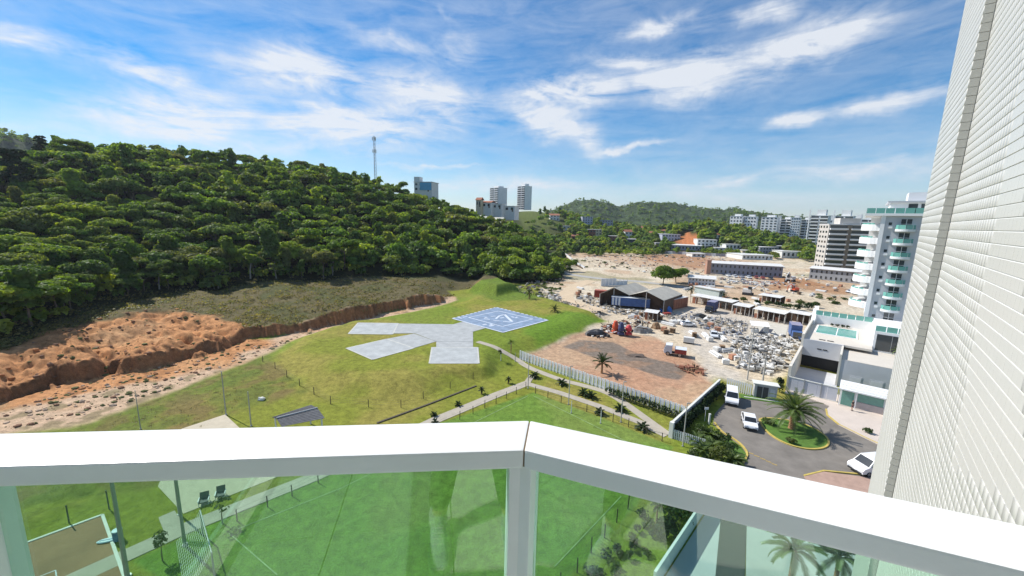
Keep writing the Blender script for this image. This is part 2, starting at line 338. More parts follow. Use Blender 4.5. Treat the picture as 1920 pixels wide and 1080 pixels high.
hillm = (a_ < H_az[-1]+.01)*sstep((RS-np.interp(a_, H_az, H_rf)+4)/6); C = lerp(C, (.022, .026, .010), hillm)
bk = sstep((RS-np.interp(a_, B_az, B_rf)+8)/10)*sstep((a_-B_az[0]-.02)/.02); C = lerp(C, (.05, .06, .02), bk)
gh = W2([(968, 383), (1062, 384), (1072, 412), (1030, 408), (985, 405)], 45)
an_ = a_+(fbm(TX, TY, 40, 3, 51)-.5)*.05; ghz = sstep((an_-col_az(972))/.02)*sstep((col_az(1058)-an_)/.04)*sstep((RS-430+(f3-.5)*80)/40); C = lerp(C, (.13, .16, .035), ghz*(.75+.5*(f2-.5)))
oz = sstep((1.15-np.hypot((an_-col_az(1288))/.024, (RS-478+(f1-.5)*40)/30))/.25); C = lerp(C, (.45, .17, .07), oz)
C *= (.86+.28*fbm(TX, TY, .9, 3, 41))[..., None]

def grid_mesh(name, X, Y, Z, C=None):
    n, m = X.shape; me = bpy.data.meshes.new(name)
    co = np.stack([X, Y, Z], -1).reshape(-1, 3).astype(np.float32); me.vertices.add(n*m); me.vertices.foreach_set('co', co.ravel())
    i = np.arange(n*m).reshape(n, m); q = np.stack([i[:-1, :-1], i[:-1, 1:], i[1:, 1:], i[1:, :-1]], -1)[:, :, ::-1].reshape(-1, 4)
    me.loops.add(q.size); me.loops.foreach_set('vertex_index', q.ravel().astype(np.int32)); me.polygons.add(len(q))
    me.polygons.foreach_set('loop_start', np.arange(0, q.size, 4, dtype=np.int32)); me.polygons.foreach_set('use_smooth', np.ones(len(q), bool))
    me.update(calc_edges=True)
    if C is not None:
        at_ = me.attributes.new('Col', 'FLOAT_COLOR', 'POINT'); at_.data.foreach_set('color', np.concatenate([C.reshape(-1, 3), np.ones((n*m, 1))], 1).astype(np.float32).ravel())
    return me
def attr_mat(name, rough=.95, nscale=(1.1, 6.0), amt=.5, bump=.6, bdist=.16):
    m = bpy.data.materials.new(name); m.use_nodes = True; N = m.node_tree.nodes; L = m.node_tree.links; p = N['Principled BSDF']
    p.inputs['Roughness'].default_value = rough; p.inputs['Specular IOR Level'].default_value = .15
    a = N.new('ShaderNodeAttribute'); a.attribute_name = 'Col'; t = N.new('ShaderNodeTexCoord')
    ns = []
    for s in nscale:
        n = N.new('ShaderNodeTexNoise'); n.inputs['Scale'].default_value = s; n.inputs['Detail'].default_value = 5; n.inputs['Roughness'].default_value = .7; L.new(t.outputs['Object'], n.inputs['Vector']); ns.append(n)
    ad = N.new('ShaderNodeMath'); ad.operation = 'ADD'; L.new(ns[0].outputs[0], ad.inputs[0]); L.new(ns[1].outputs[0], ad.inputs[1])
    mr = N.new('ShaderNodeMapRange'); L.new(ad.outputs[0], mr.inputs[0]); mr.inputs[1].default_value = .7; mr.inputs[2].default_value = 1.3; mr.inputs[3].default_value = 1-amt; mr.inputs[4].default_value = 1+amt
    mx = N.new('ShaderNodeVectorMath'); mx.operation = 'SCALE'; L.new(a.outputs['Color'], mx.inputs[0]); L.new(mr.outputs[0], mx.inputs['Scale']); L.new(mx.outputs[0], p.inputs['Base Color'])
    b = N.new('ShaderNodeBump'); b.inputs['Strength'].default_value = bump; b.inputs['Distance'].default_value = bdist; L.new(ad.outputs[0], b.inputs['Height']); L.new(b.outputs[0], p.inputs['Normal'])
    return m
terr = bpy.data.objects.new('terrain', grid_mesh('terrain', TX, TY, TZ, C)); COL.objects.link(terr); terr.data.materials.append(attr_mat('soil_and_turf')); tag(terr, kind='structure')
g = MB(); g.add([(-4500, -4500, -.6), (4500, -4500, -.6), (4500, 4500, -.6), (-4500, 4500, -.6)], [(0, 1, 2, 3)])
tag(g.build('ground', M('far_ground', (.09, .11, .04), 1, .2, .01)), kind='structure')
def hlook(X, Y):
    """terrain height read back from the sheet itself"""
    X = np.asarray(X, float); Y = np.asarray(Y, float); r = np.clip(np.hypot(X, Y), rs[0], rs[-1]-1e-3); a = np.clip((np.arctan2(X, Y)-th[0])/(th[1]-th[0]), 0, len(th)-1.001)
    i = np.clip(np.searchsorted(rs, r, side='right')-1, 0, len(rs)-2); f = (r-rs[i])/(rs[i+1]-rs[i]); j = a.astype(int); g = a-j
    return (TZ[i, j]*(1-g)+TZ[i, j+1]*g)*(1-f)+(TZ[i+1, j]*(1-g)+TZ[i+1, j+1]*g)*f
def hz(x, y): return float(hlook(np.array([x]), np.array([y]))[0])
_RG = np.concatenate([np.arange(8, 200, .25), np.arange(200, 1500, 1.0)])
def ground(x, y, dz=0.0):
    """follow a pixel ray to the terrain"""
    d = ray(x, y); n = math.hypot(d.x, d.y); X = d.x/n*_RG; Y = d.y/n*_RG; Z = CAM_H+d.z/n*_RG
    h = hlook(X, Y); hit = np.nonzero(h > Z)[0]; i = hit[0] if len(hit) else len(_RG)-1
    return Vector((X[i], Y[i], float(h[i])+dz))

# far wooded hills
def far_hill(name, prof, dist, depth, col, seed, bumpy=4.0):
    xs = np.array([p[0] for p in prof], float); ys = np.array([p[1] for p in prof], float)
    n = 260; px = np.linspace(xs[0], xs[-1], n); py = np.interp(px, xs, ys); rows = 26
    X = np.zeros((rows*2, n)); Y = X*0; Z = X*0
    for i in range(n):
        d = ray(px[i], py[i]); k = math.hypot(d.x, d.y); zt = CAM_H+d.z/k*dist
        for j in range(rows*2):
            u = j/(rows-1); r = dist-depth+depth*u; f = sstep(np.array(min(1, u)))*1.0 if u <= 1 else 1-.5*sstep(np.array((u-1)))
            X[j, i] = d.x/k*r; Y[j, i] = d.y/k*r; Z[j, i] = -2+(zt+2-bumpy*.5)*float(f)
    Z += (fbm(X, Y, 60, 2, seed)-.5)*depth*.05+(fbm(X, Y, 14, 3, seed+3)-.5)*bumpy*2
    cc = np.zeros(X.shape+(3,)); cc[:] = col; cc *= (.45+1.1*fbm(X, Y, 13, 3, seed+1))[..., None]
    o = bpy.data.objects.new(name, grid_mesh(name, X, Y, Z, cc)); COL.objects.link(o); o.data.materials.append(attr_mat(name+'_woods', nscale=(.08, .3), amt=.75, bump=1, bdist=4)); return tag(o, kind='structure')
far_hill('hills', [(960, 420), (1010, 402), (1060, 384), (1090, 375), (1112, 370), (1140, 377), (1165, 386), (1200, 382), (1235, 378), (1270, 383), (1310, 390), (1345, 396), (1380, 391), (1420, 398), (1470, 408), (1520, 406), (1600, 415), (1750, 425), (1900, 430)], 1250, 350, (.06, .09, .035), 3, 7)
far_hill('hills', [(-900, 260), (-500, 240), (-200, 242), (0, 251), (40, 255), (80, 262), (115, 272), (180, 280), (300, 330)], 900, 300, (.05, .075, .03), 17, 8)
# ------------------------------------------------------------------ balcony railing
HR = CAM_H-.5
far = [Vector((-1.26, .80, HR)), Vector((.053, .925, HR)), Vector((1.32, .442, HR))]
WID = .13; RAIL_H = .045
def inset(pts, w):
    out = []
    for i in range(len(pts)):
        ds = []
        if i > 0: ds.append((pts[i]-pts[i-1]).normalized())
        if i < len(pts)-1: ds.append((pts[i+1]-pts[i]).normalized())
        ns = [Vector((d.y, -d.x, 0)) for d in ds]; n = sum(ns, Vector()).normalized(); out.append(pts[i]+n*w/max(.3, n.dot(ns[0])))
    return out
LB = Vector((-1.30, -1.5, HR)); outer = [LB]+far
inner = inset(outer, WID)
white = M('white_lacquer', (.70, .71, .715), .34, .05, 4, .02, 60, spec=.5)
rail = thing('balcony_railing', 'white balcony railing with wide flat handrail and green tinted glass panels', 'railing', (.05, .86, HR-1.1))
def railseg(i, j, gap=.0012):
    d = (outer[j]-outer[i]).normalized()*gap; mb = MB()
    mb.slab([outer[i]+d, outer[j]-d, inner[j]-d, inner[i]+d], RAIL_H); return mb
for i in range(3): railseg(i, i+1).build('handrail', white, rail, True, bevel=.006)
for k in (1, 2):
    seam = MB()
    c0 = outer[k]; c1 = inner[k]; d = (c1-c0).normalized(); t = Vector((-d.y, d.x, 0))*.004
    seam.slab([c0+t+d*.006-Vector((0, 0, .003)), c0-t+d*.006-Vector((0, 0, .003)), c1-t-d*.003-Vector((0, 0, .003)), c1+t-d*.003-Vector((0, 0, .003))], RAIL_H-.006)
    seam.build('joint_sealant', M('sealant', (.23, .17, .11), .9), rail, True)
def glassmat():
    m = bpy.data.materials.new('tinted_glass'); m.use_nodes = True; N = m.node_tree.nodes; L = m.node_tree.links; N.clear()
    tr = N.new('ShaderNodeBsdfTransparent'); tr.inputs[0].default_value = (.72, .89, .80, 1)
    gl = N.new('ShaderNodeBsdfGlossy'); gl.inputs['Roughness'].default_value = .005; gl.inputs[0].default_value = (.93, 1, .97, 1)
    ge = N.new('ShaderNodeNewGeometry'); dt = N.new('ShaderNodeVectorMath'); dt.operation = 'DOT_PRODUCT'; L.new(ge.outputs['Incoming'], dt.inputs[0]); L.new(ge.outputs['Normal'], dt.inputs[1])
    def mm(op, a, b=None):
        n = N.new('ShaderNodeMath'); n.operation = op
        for i, v in enumerate((a, b)):
            if v is None: continue
            if isinstance(v, (int, float)): n.inputs[i].default_value = v
            else: L.new(v, n.inputs[i])
        return n.outputs[0]
    c = mm('SUBTRACT', 1, mm('ABSOLUTE', dt.outputs['Value'])); fr = mm('ADD', .085, mm('MULTIPLY', mm('POWER', c, 5), .94))
    mx = N.new('ShaderNodeMixShader'); L.new(fr, mx.inputs[0]); L.new(tr.outputs[0], mx.inputs[1]); L.new(gl.outputs[0], mx.inputs[2])
    o = N.new('ShaderNodeOutputMaterial'); L.new(mx.outputs[0], o.inputs[0]); return m
GLASS = glassmat()
mid = [(a+b)/2 for a, b in zip(outer, inner)]
# posts under the rail
def post(c, dirv, w, dep, name='post'):
    mb = MB(); mb.box((c.x, c.y, HR-RAIL_H-.53), (w, dep, 1.06), math.atan2(dirv.y, dirv.x)); return mb.build(name, white, rail, True, bevel=.004)
dL = (mid[2]-mid[1]).normalized(); dR = (mid[3]-mid[2]).normalized()
post(mid[2]-dL*.016+Vector((-.012, -.004, 0)), dL, .032, .072); post(mid[2]+dR*.018+Vector((-.010, -.005, 0)), dR, .032, .07)
post(mid[1]+dL*.045, dL, .10, .08); post(mid[3]-dR*.03, dR, .05, .07)
def pane(a, b):
    d = (b-a).normalized(); n = Vector((-d.y, d.x, 0))*.004; a = a.copy(); b = b.copy()
    mb = MB(); z1 = HR-RAIL_H-.002; z0 = z1-.98
    mb.add([(*(a-n).xy, z0), (*(b-n).xy, z0), (*(b+n).xy, z0), (*(a+n).xy, z0), (*(a-n).xy, z1), (*(b-n).xy, z1), (*(b+n).xy, z1), (*(a+n).xy, z1)], [(3, 2, 1, 0), (4, 5, 6, 7), (0, 1, 5, 4), (1, 2, 6, 5), (2, 3, 7, 6), (3, 0, 4, 7)])
    o = mb.build('glass_panel', GLASS, rail, True)
    fr = MB(); fr.slab([(*(a-n*2.2).xy, z0+.03), (*(b-n*2.2).xy, z0+.03), (*(b+n*2.2).xy, z0+.03), (*(a+n*2.2).xy, z0+.03)], .03); fr.build('glass_clamp', white, rail, True)
pane(mid[1]+dL*.10, mid[2]-dL*.042); pane(mid[2]+dR*.028, mid[3]-dR*.055); pane(mid[0], mid[1]-Vector((0, .06, 0)))
# balcony floor and the strip of slab edge under it
fl = [LB.xy+Vector((-.02, 0)), Vector((-1.3, .84)), Vector((.06, .97)), Vector((1.40, .46)), Vector((.2, -1.5))]
flo = MB(); flo.prism([(p.x, p.y) for p in fl], CAM_H-1.80, CAM_H-1.62)
balc = flo.build('balcony_slab', M('slab_paint', (.74, .74, .72), .7, .04)); tag(balc, kind='structure')
ft = MB()
tileF = M('floor_tile', (.60, .57, .52), .45, .06, 2)
def clip_in(x, y):
    s = True; n = len(fl)
    for i in range(n):
        a, b = fl[i], fl[(i+1) % n]; s = s and ((b.x-a.x)*(y-a.y)-(b.y-a.y)*(x-a.x) < -.0)
    return s
tm = MB(); tm.box((0, 0, 0), (.594, .594, .018)); tme = tm.mesh('floor_tile'); tme.materials.append(tileF)
for i in range(-3, 3):
    for j in range(-3, 2):
        x, y = i*.6+.2, j*.6+.1
        if all(clip_in(x+a*.295, y+b*.295) for a in (-1, 1) for b in (-1, 1)): share('floor_tile', tme, balc, (x, y, CAM_H-1.609))

# unseen balcony rest added to shade the rail: back wall with door, soffit above
nic = thing('unseen_niche', 'unseen back wall and soffit added behind the viewer to shade the railing', 'wall', (0, -1.62, CAM_H-1.6)); nw = M('niche_paint', (.74, .74, .72), .8, .04, 1)
MB().box((-.25, -1.70, CAM_H-.15), (2.3, .16, 2.9)).build('back_wall', nw, nic, True); MB().box((-.5, -1.60, CAM_H-.55), (1.3, .04, 2.1)).build('balcony_door', M('door_glass', (.04, .05, .05), .1, .1, spec=.7), nic, True)
m = MB(); m.prism([(p.x, p.y) for p in fl], CAM_H+1.22, CAM_H+1.40); m.build('soffit', nw, nic, True)

# ------------------------------------------------------------------ tiled facade on the right
ND = Vector((.664, .748, 0)).normalized(); NN = Vector((ND.y, -ND.x, 0))   # along the wall, into the wall
D_B, D_A, T_STEP, T_END, TS = .86, .757, 8.35, 10.95, .1125
fac = thing('apartment_facade', 'white tiled facade of the near apartment block, right edge of the view', 'building', tuple((NN*D_B+ND*5).xy)+(0,))
def wp(t, dd, z): v = NN*dd+ND*t; return (v.x, v.y, z)
Z0, Z1 = -.5, 46.0
core = MB(); bk = 14
core.add([wp(-3, D_B+.02, Z0), wp(T_STEP+.01, D_B+.02, Z0), wp(T_STEP+.01, D_A+.02, Z0), wp(T_END-.012, D_A+.02, Z0), wp(T_END-.012, bk, Z0), wp(-3, bk, Z0),
          wp(-3, D_B+.02, Z1), wp(T_STEP+.01, D_B+.02, Z1), wp(T_STEP+.01, D_A+.02, Z1), wp(T_END-.012, D_A+.02, Z1), wp(T_END-.012, bk, Z1), wp(-3, bk, Z1)],
         [(i, (i+1) % 6, 6+(i+1) % 6, 6+i)[::-1] for i in range(6)]+[(6, 7, 8, 9, 10, 11)[::-1], (5, 4, 3, 2, 1, 0)[::-1]])
core.build('wall', M('grout', (.74, .74, .72), .9, .03, 3), fac, True)
tilemat = M('glazed_tile', (.57, .562, .532), .35, .06, 1.4, 0, 25, spec=.45, streak=True)
rotw = math.atan2(ND.y, ND.x)
def tile_mesh(wd, ht, th=.007, bev=.0015):
    """flat tile with chamfered rim; local x along the wall, y out of it"""
    a, b = wd/2, ht/2; c, d = a-.0001, b-bev; y = th
    vs = [(-a, 0, -b), (a, 0, -b), (a, 0, b), (-a, 0, b), (-a, y-bev*.6, -b), (a, y-bev*.6, -b), (a, y-bev*.6, b), (-a, y-bev*.6, b), (-c, y, -d), (c, y, -d), (c, y, d), (-c, y, d)]
    fs = [(0, 4, 5, 1), (1, 5, 6, 2), (2, 6, 7, 3), (3, 7, 4, 0), (4, 8, 9, 5), (5, 9, 10, 6), (6, 10, 11, 7), (7, 11, 8, 4), (8, 11, 10, 9)]
    return vs, fs
GAP = .010
tv, tf = tile_mesh(TS-.0008, TS-GAP)
tme = bpy.data.meshes.new('tile'); tme.from_pydata(tv, [], tf); tme.materials.append(tilemat)
TV = np.array(tv); TF = np.array([f for f in tf])
def wall_tiles(cols, rows, dd, parent, big=0):
    allv = []; n = 0; cnt = []
    items = []
    for t in cols:
        for z in rows:
            p = wp(t, dd+.02, z); v = Vector(p)-Vector((0, 0, CAM_H)); dep = v.dot(_FW)
            x = 960+FPX*v.dot(_RT)/dep if dep > .2 else 9e9; y = 540-FPX*v.dot(_UP)/dep if dep > .2 else 9e9
            vis = 1500 < x < 1925 and -5 < y < 760+(x-1600)*.62
            items.append((-(1/dep if vis else 0), p))
    items.sort(key=lambda q: q[0])
    basis = np.array([[ND.x, ND.y, 0], [-NN.x, -NN.y, 0], [0, 0, 1]])
    for k, (s, p) in enumerate(items):
        jit = random.uniform(-.0001, .0001)
        if k < big and s < 0:
            o = share('tile', tme, parent, Vector(p)-parent.location-NN*jit, (0, 0, 0)); o.matrix_local = Matrix.Translation(Vector(p)-parent.location-NN*jit) @ Matrix(((ND.x, -NN.x, 0, 0), (ND.y, -NN.y, 0, 0), (0, 0, 1, 0), (0, 0, 0, 1)))
        else: allv.append((p[0]-NN.x*jit, p[1]-NN.y*jit, p[2]))
    P = np.array(allv)-np.array(parent.location); V = (TV @ basis)[None]+P[:, None]; nv = len(TV)
    F = TF[None]+(np.arange(len(P))*nv)[:, None, None]
    me = bpy.data.meshes.new('tile_field'); me.vertices.add(V.shape[0]*nv); me.vertices.foreach_set('co', V.astype(np.float32).ravel())
    F = F.reshape(-1, 4); me.loops.add(F.size); me.loops.foreach_set('vertex_index', F.ravel().astype(np.int32)); me.polygons.add(len(F)); me.polygons.foreach_set('loop_start', np.arange(0, F.size, 4, dtype=np.int32)); me.update(calc_edges=True)
    me.materials.append(tilemat); o = bpy.data.objects.new('tile_field', me); COL.objects.link(o); o.parent = parent; tag(o, kind='stuff')
rows = np.arange(14.0, 40.0, TS)
wall_tiles(np.arange(T_STEP-TS/2, 2.0, -TS), rows, D_B, fac, 290)
wall_tiles(np.arange(T_STEP+TS/2, T_END-.02, TS), rows, D_A, fac, 0)
# narrow return of single tiles between the two planes, shade painted in
sm = MB(); sv, sf = tile_mesh(D_B-D_A-.012, TS-GAP*.7, .006); rt = M('shaded_return_tile', (.46, .45, .41), .5, .05, 4)
rme = bpy.data.meshes.new('shaded_return_tile'); rme.from_pydata(sv, [], sf); rme.materials.append(rt)
for z in rows:
    if not 22 < z < 37.5: continue
    p = Vector(wp(T_STEP, (D_A+D_B)/2+.012, z)); o = share('shaded_return_tile', rme, fac)
    o.matrix_local = Matrix.Translation(p-fac.location) @ Matrix(((-NN.x, -ND.x, 0, 0), (-NN.y, -ND.y, 0, 0), (0, 0, 1, 0), (0, 0, 0, 1)))
# ------------------------------------------------------------------ trees
def leafmat(name, cols, attr=None, trans=.48, rough=.5):
    m = bpy.data.materials.new(name); m.use_nodes = True; N = m.node_tree.nodes; L = m.node_tree.links; N.clear()
    if attr: a = N.new('ShaderNodeAttribute'); a.attribute_name = attr; fac_ = a.outputs['Fac']
    else: a = N.new('ShaderNodeObjectInfo'); fac_ = a.outputs['Random']
    r = N.new('ShaderNodeValToRGB'); r.color_ramp.elements.remove(r.color_ramp.elements[0])
    for i, c in enumerate(cols):
        e = r.color_ramp.elements[0] if i == 0 else r.color_ramp.elements.new(i/max(1, len(cols)-1)); e.position = i/max(1, len(cols)-1); e.color = (*c, 1)
    L.new(fac_, r.inputs[0])
    t = N.new('ShaderNodeTexCoord'); n = N.new('ShaderNodeTexNoise'); n.inputs['Scale'].default_value = .7; n.inputs['Detail'].default_value = 5; L.new(t.outputs['Object'], n.inputs['Vector'])
    mr = N.new('ShaderNodeMapRange'); L.new(n.outputs[0], mr.inputs[0]); mr.inputs[1].default_value = .3; mr.inputs[2].default_value = .7; mr.inputs[3].default_value = .55; mr.inputs[4].default_value = 1.5
    sc = N.new('ShaderNodeVectorMath'); sc.operation = 'SCALE'; L.new(r.outputs[0], sc.inputs[0]); L.new(mr.outputs[0], sc.inputs['Scale'])
    d = N.new('ShaderNodeBsdfDiffuse'); tl = N.new('ShaderNodeBsdfTranslucent'); L.new(sc.outputs[0], d.inputs[0])
    wa = N.new('ShaderNodeVectorMath'); wa.operation = 'MULTIPLY'; L.new(sc.outputs[0], wa.inputs[0]); wa.inputs[1].default_value = (1.7, 1.7, .45); L.new(wa.outputs[0], tl.inputs[0])
    mx = N.new('ShaderNodeMixShader'); mx.inputs[0].default_value = trans; L.new(d.outputs[0], mx.inputs[1]); L.new(tl.outputs[0], mx.inputs[2])
    gl = N.new('ShaderNodeBsdfGlossy'); gl.inputs['Roughness'].default_value = rough; gl.inputs[0].default_value = (.8, .85, .8, 1); m2 = N.new('ShaderNodeMixShader'); m2.inputs[0].default_value = .018; L.new(mx.outputs[0], m2.inputs[1]); L.new(gl.outputs[0], m2.inputs[2])
    o = N.new('ShaderNodeOutputMaterial'); L.new(m2.outputs[0], o.inputs[0]); return m
GREENS = [(.06, .115, .022), (.13, .205, .028), (.085, .14, .036), (.22, .29, .04), (.10, .175, .026), (.16, .165, .055), (.28, .34, .045), (.12, .215, .04), (.18, .22, .06)]
LEAF = leafmat('forest_leaves', GREENS); LEAFA = leafmat('forest_leaves_mass', GREENS, 'tint')
BARK = M('bark', (.16, .125, .09), .95, .3, 3, .4, 8); PALEBARK = M('pale_bark', (.34, .31, .26), .9, .25, 3, .3, 8)

def leaf_cloud(lobes, n, size, up=.45, rs=None):
    """quads spread over the outer shell of the given lobes (cx,cy,cz,rx,ry,rz); returns verts (n*4,3)"""
    rs = rs or rng; lobes = np.array(lobes); w = (lobes[:, 3]*lobes[:, 4]); w = w/w.sum(); k = rs.choice(len(lobes), n, p=w); lb = lobes[k]
    d = rs.normal(size=(n, 3)); d[:, 2] = np.abs(d[:, 2])*1.0-.35*rs.random(n); d /= np.linalg.norm(d, axis=1)[:, None]
    rad = (.62+.42*rs.random(n)**.6)[:, None]
    p = lb[:, :3]+d*lb[:, 3:]*rad
    nr = d+np.array([0, 0, up])+rs.normal(size=(n, 3))*.45; nr /= np.linalg.norm(nr, axis=1)[:, None]
    a = np.cross(nr, rs.normal(size=(n, 3))); a /= np.linalg.norm(a, axis=1)[:, None]; b = np.cross(nr, a)
    s = (size*(.55+.9*rs.random(n)))[:, None]; l = s*(.7+.6*rs.random(n))[:, None]
    return np.stack([p-a*s-b*l*.2, p-b*l-a*s*.1, p+a*s-b*l*.1, p+b*l+a*s*.15], 1)
def quads_mesh(name, Q, tint=None):
    n = len(Q); me = bpy.data.meshes.new(name); me.vertices.add(n*4); me.vertices.foreach_set('co', Q.astype(np.float32).ravel())
    me.loops.add(n*4); me.loops.foreach_set('vertex_index', np.arange(n*4, dtype=np.int32)); me.polygons.add(n); me.polygons.foreach_set('loop_start', np.arange(0, n*4, 4, dtype=np.int32)); me.update(calc_edges=True)
    if tint is not None: at_ = me.attributes.new('tint', 'FLOAT', 'POINT'); at_.data.foreach_set('value', np.repeat(tint, 4).astype(np.float32))
    return me
def crown_lobes(kind, rs):
    L = []
    if kind == 'round':
        for i in range(9): a = rs.random()*6.283; r = rs.random()**.5*2.6; L.append((r*math.cos(a), r*math.sin(a), 6.2+rs.random()*2.6-r*.45, 1.5+rs.random(), 1.5+rs.random(), 1.2+rs.random()*.7))
    elif kind == 'flat':
        for i in range(11): a = rs.random()*6.283; r = rs.random()**.5*4.0; L.append((r*math.cos(a), r*math.sin(a), 7.4+rs.random()*1.2-r*.22, 1.5+rs.random()*.9, 1.5+rs.random()*.9, .75+rs.random()*.5))
    elif kind == 'tall':
        for i in range(10): a = rs.random()*6.283; z = 4.5+6.5*i/10; r = rs.random()*1.5*(1-.4*i/10); L.append((r*math.cos(a), r*math.sin(a), z, 1.3+rs.random()*.7, 1.3+rs.random()*.7, 1.2+rs.random()*.6))
    elif kind == 'open':
        for i in range(8): a = rs.random()*6.283; r = 1+rs.random()*2.6; L.append((r*math.cos(a), r*math.sin(a), 5.6+rs.random()*3.6, .9+rs.random()*.7, .9+rs.random()*.7, .6+rs.random()*.5))
    elif kind == 'layer':
        for i in range(14): a = rs.random()*6.283; z = 3.6+8.5*i/14; r = (1-.65*i/14)*2.2*rs.random()**.4; L.append((r*math.cos(a), r*math.sin(a), z, 1.3, 1.3, .4))
    return L
def trunk_mb(lobes, h, r=.22, lean=0.0, limbs=5, rs=rng):
    mb = MB(); top = Vector((lean, lean*.4, h)); k = Vector((lean*.25, 0, h*.5))
    mb.tube((0, 0, -1), k, r*1.25, r*.85, 7, False); mb.tube(k, top, r*.85, r*.5, 7, False)
    idx = rs.permutation(len(lobes))[:limbs]
    for i in idx: mb.tube(top*.8+k*.2, Vector(lobes[i][:3]), r*.45, r*.14, 5, False)
    return mb
PROTO = []
for i, (kind, lean) in enumerate([('round', .2), ('flat', .6), ('round', -.3), ('flat', -.2), ('tall', .1), ('open', .7), ('round', .5), ('flat', .3)]):
    lb = crown_lobes(kind, rng); cme = quads_mesh('crown', leaf_cloud(lb, 3000, .25)); cme.materials.append(LEAF)
    t = trunk_mb(lb, 5.2, .2, lean); tme2 = t.mesh('trunk'); tme2.materials.append(PALEBARK if kind == 'open' else BARK); PROTO.append((kind, cme, tme2))
lb = crown_lobes('layer', rng); pine_c = quads_mesh('crown', leaf_cloud(lb, 1700, .30)); PINE = leafmat('dark_conifer_needles', [(.012, .026, .010), (.02, .036, .012)], trans=.15); pine_c.materials.append(PINE)
t = trunk_mb(lb, 11, .2, .1); pine_t = t.mesh('trunk'); pine_t.materials.append(BARK)
DESC = {'round': 'round-crowned broadleaf tree', 'flat': 'flat spreading broadleaf tree', 'tall': 'tall narrow broadleaf tree', 'open': 'pale-trunked tree with open crown'}
def plant_tree(name, label, cat, p, s, proto, group=None, sz=None):
    o = thing(name, label, cat, p, random.random()*6.283, group); o.scale = (s, s, (sz or s))
    share('crown', proto[1], o); share('trunk', proto[2], o); return o

# forest positions: jittered rows over the slope, in rings seen from the valley
pts = []
az0, az1 = col_az(-230), H_az[-1]
a = az0
cells = []
r = 60.0
while r < 330:
    st_ = 4.35+r*.004; na = int((az1-az0)*r/st_)
    for i in range(na):
        aa = az0+(i+random.random())*(az1-az0)/na; rr_ = r+random.uniform(-.45, .45)*st_
        rf = np.interp(aa, H_az, H_rf); rd = np.interp(aa, H_az, H_rr)
        if rr_ < rf+1.0 or rr_ > rd+12: continue
        cells.append((rr_*math.sin(aa), rr_*math.cos(aa), rr_, aa, (rr_-rf)/(rd-rf), rr_-rf))
    r += st_*.82
zz = height(np.array([c[0] for c in cells]), np.array([c[1] for c in cells]))
def project(x, y, z):
    v = Vector((x, y, z-CAM_H)); dp = v.dot(_FW)
    return (960+FPX*v.dot(_RT)/dp, 540-FPX*v.dot(_UP)/dp, dp) if dp > .1 else (9e9, 9e9, 1)
trees = []
for c, z in zip(cells, zz):
    x, y, dp = project(c[0], c[1], z+6)
    trees.append((-40 < x < 1100, dp, c, float(z)))
print('forest trees', len(trees), sum(t[0] for t in trees))
trees.sort(key=lambda t: (not t[0], t[1]))
massQ = []; massT = []
mass_proto = []
for i in range(6):
    lb = crown_lobes(['round', 'flat', 'round', 'flat', 'tall', 'flat'][i], rng); mass_proto.append(leaf_cloud(lb, 440, .46))
mass_trunks = MB()
for k, (vis, dp, c, z) in enumerate(trees):
    front = c[5] < 7
    s = (.68+(.72 if c[4] < .85 else .3)*random.random()**2.2)*(1.0 if not front else .85)
    if k < 300 and vis:
        pr = random.choice(PROTO[4:6]) if (front and random.random() < .35) else random.choice(PROTO)
        where = 'at the dark lower edge of the hillside forest' if c[5] < 9 else 'on the lower slope of the hillside forest' if c[4] < .35 else 'on the upper slope of the hillside forest'
        plant_tree('forest_tree', DESC[pr[0]]+' '+where, 'tree', (c[0], c[1], z-.2-(2.3*s if c[5] > 9 else 0)), s, pr, DESC[pr[0]]+'s '+where, s*(.85+.3*random.random()))
    else:
        q = mass_proto[random.randrange(6)]; an = random.random()*6.283; R = np.array([[math.cos(an), -math.sin(an), 0], [math.sin(an), math.cos(an), 0], [0, 0, 1]])
        massQ.append((q @ R.T)*s*np.array([1, 1, .85+.3*random.random()])+np.array([c[0], c[1], z-.4-2.3*s])); massT.append(np.full(len(q), random.random()))
# understorey that closes the forest edge and the gaps between trunks
uq = leaf_cloud([(0, 0, .9, 1.5, 1.5, 1.1), (.8, .5, 1.6, 1.0, 1.0, .9), (-.7, .2, 1.4, 1.1, 1, .9)], 130, .34)
for c, z in zip(cells, zz):
    if c[4] < .3:
        for _ in range(1):
            s = .9+random.random()*1.1; massQ.append(uq*s+np.array([c[0]+random.uniform(-3, 3), c[1]+random.uniform(-2, 4), z-.3])); massT.append(np.full(len(uq), random.choice([.02, .28, .3, .7, .72])))
o = bpy.data.objects.new('woodland', quads_mesh('woodland', np.concatenate(massQ), np.concatenate(massT))); COL.objects.link(o); o.data.materials.append(LEAFA)
tag(o, 'dense green forest canopy covering the hillside behind the nearer trees', 'forest', kind='stuff')
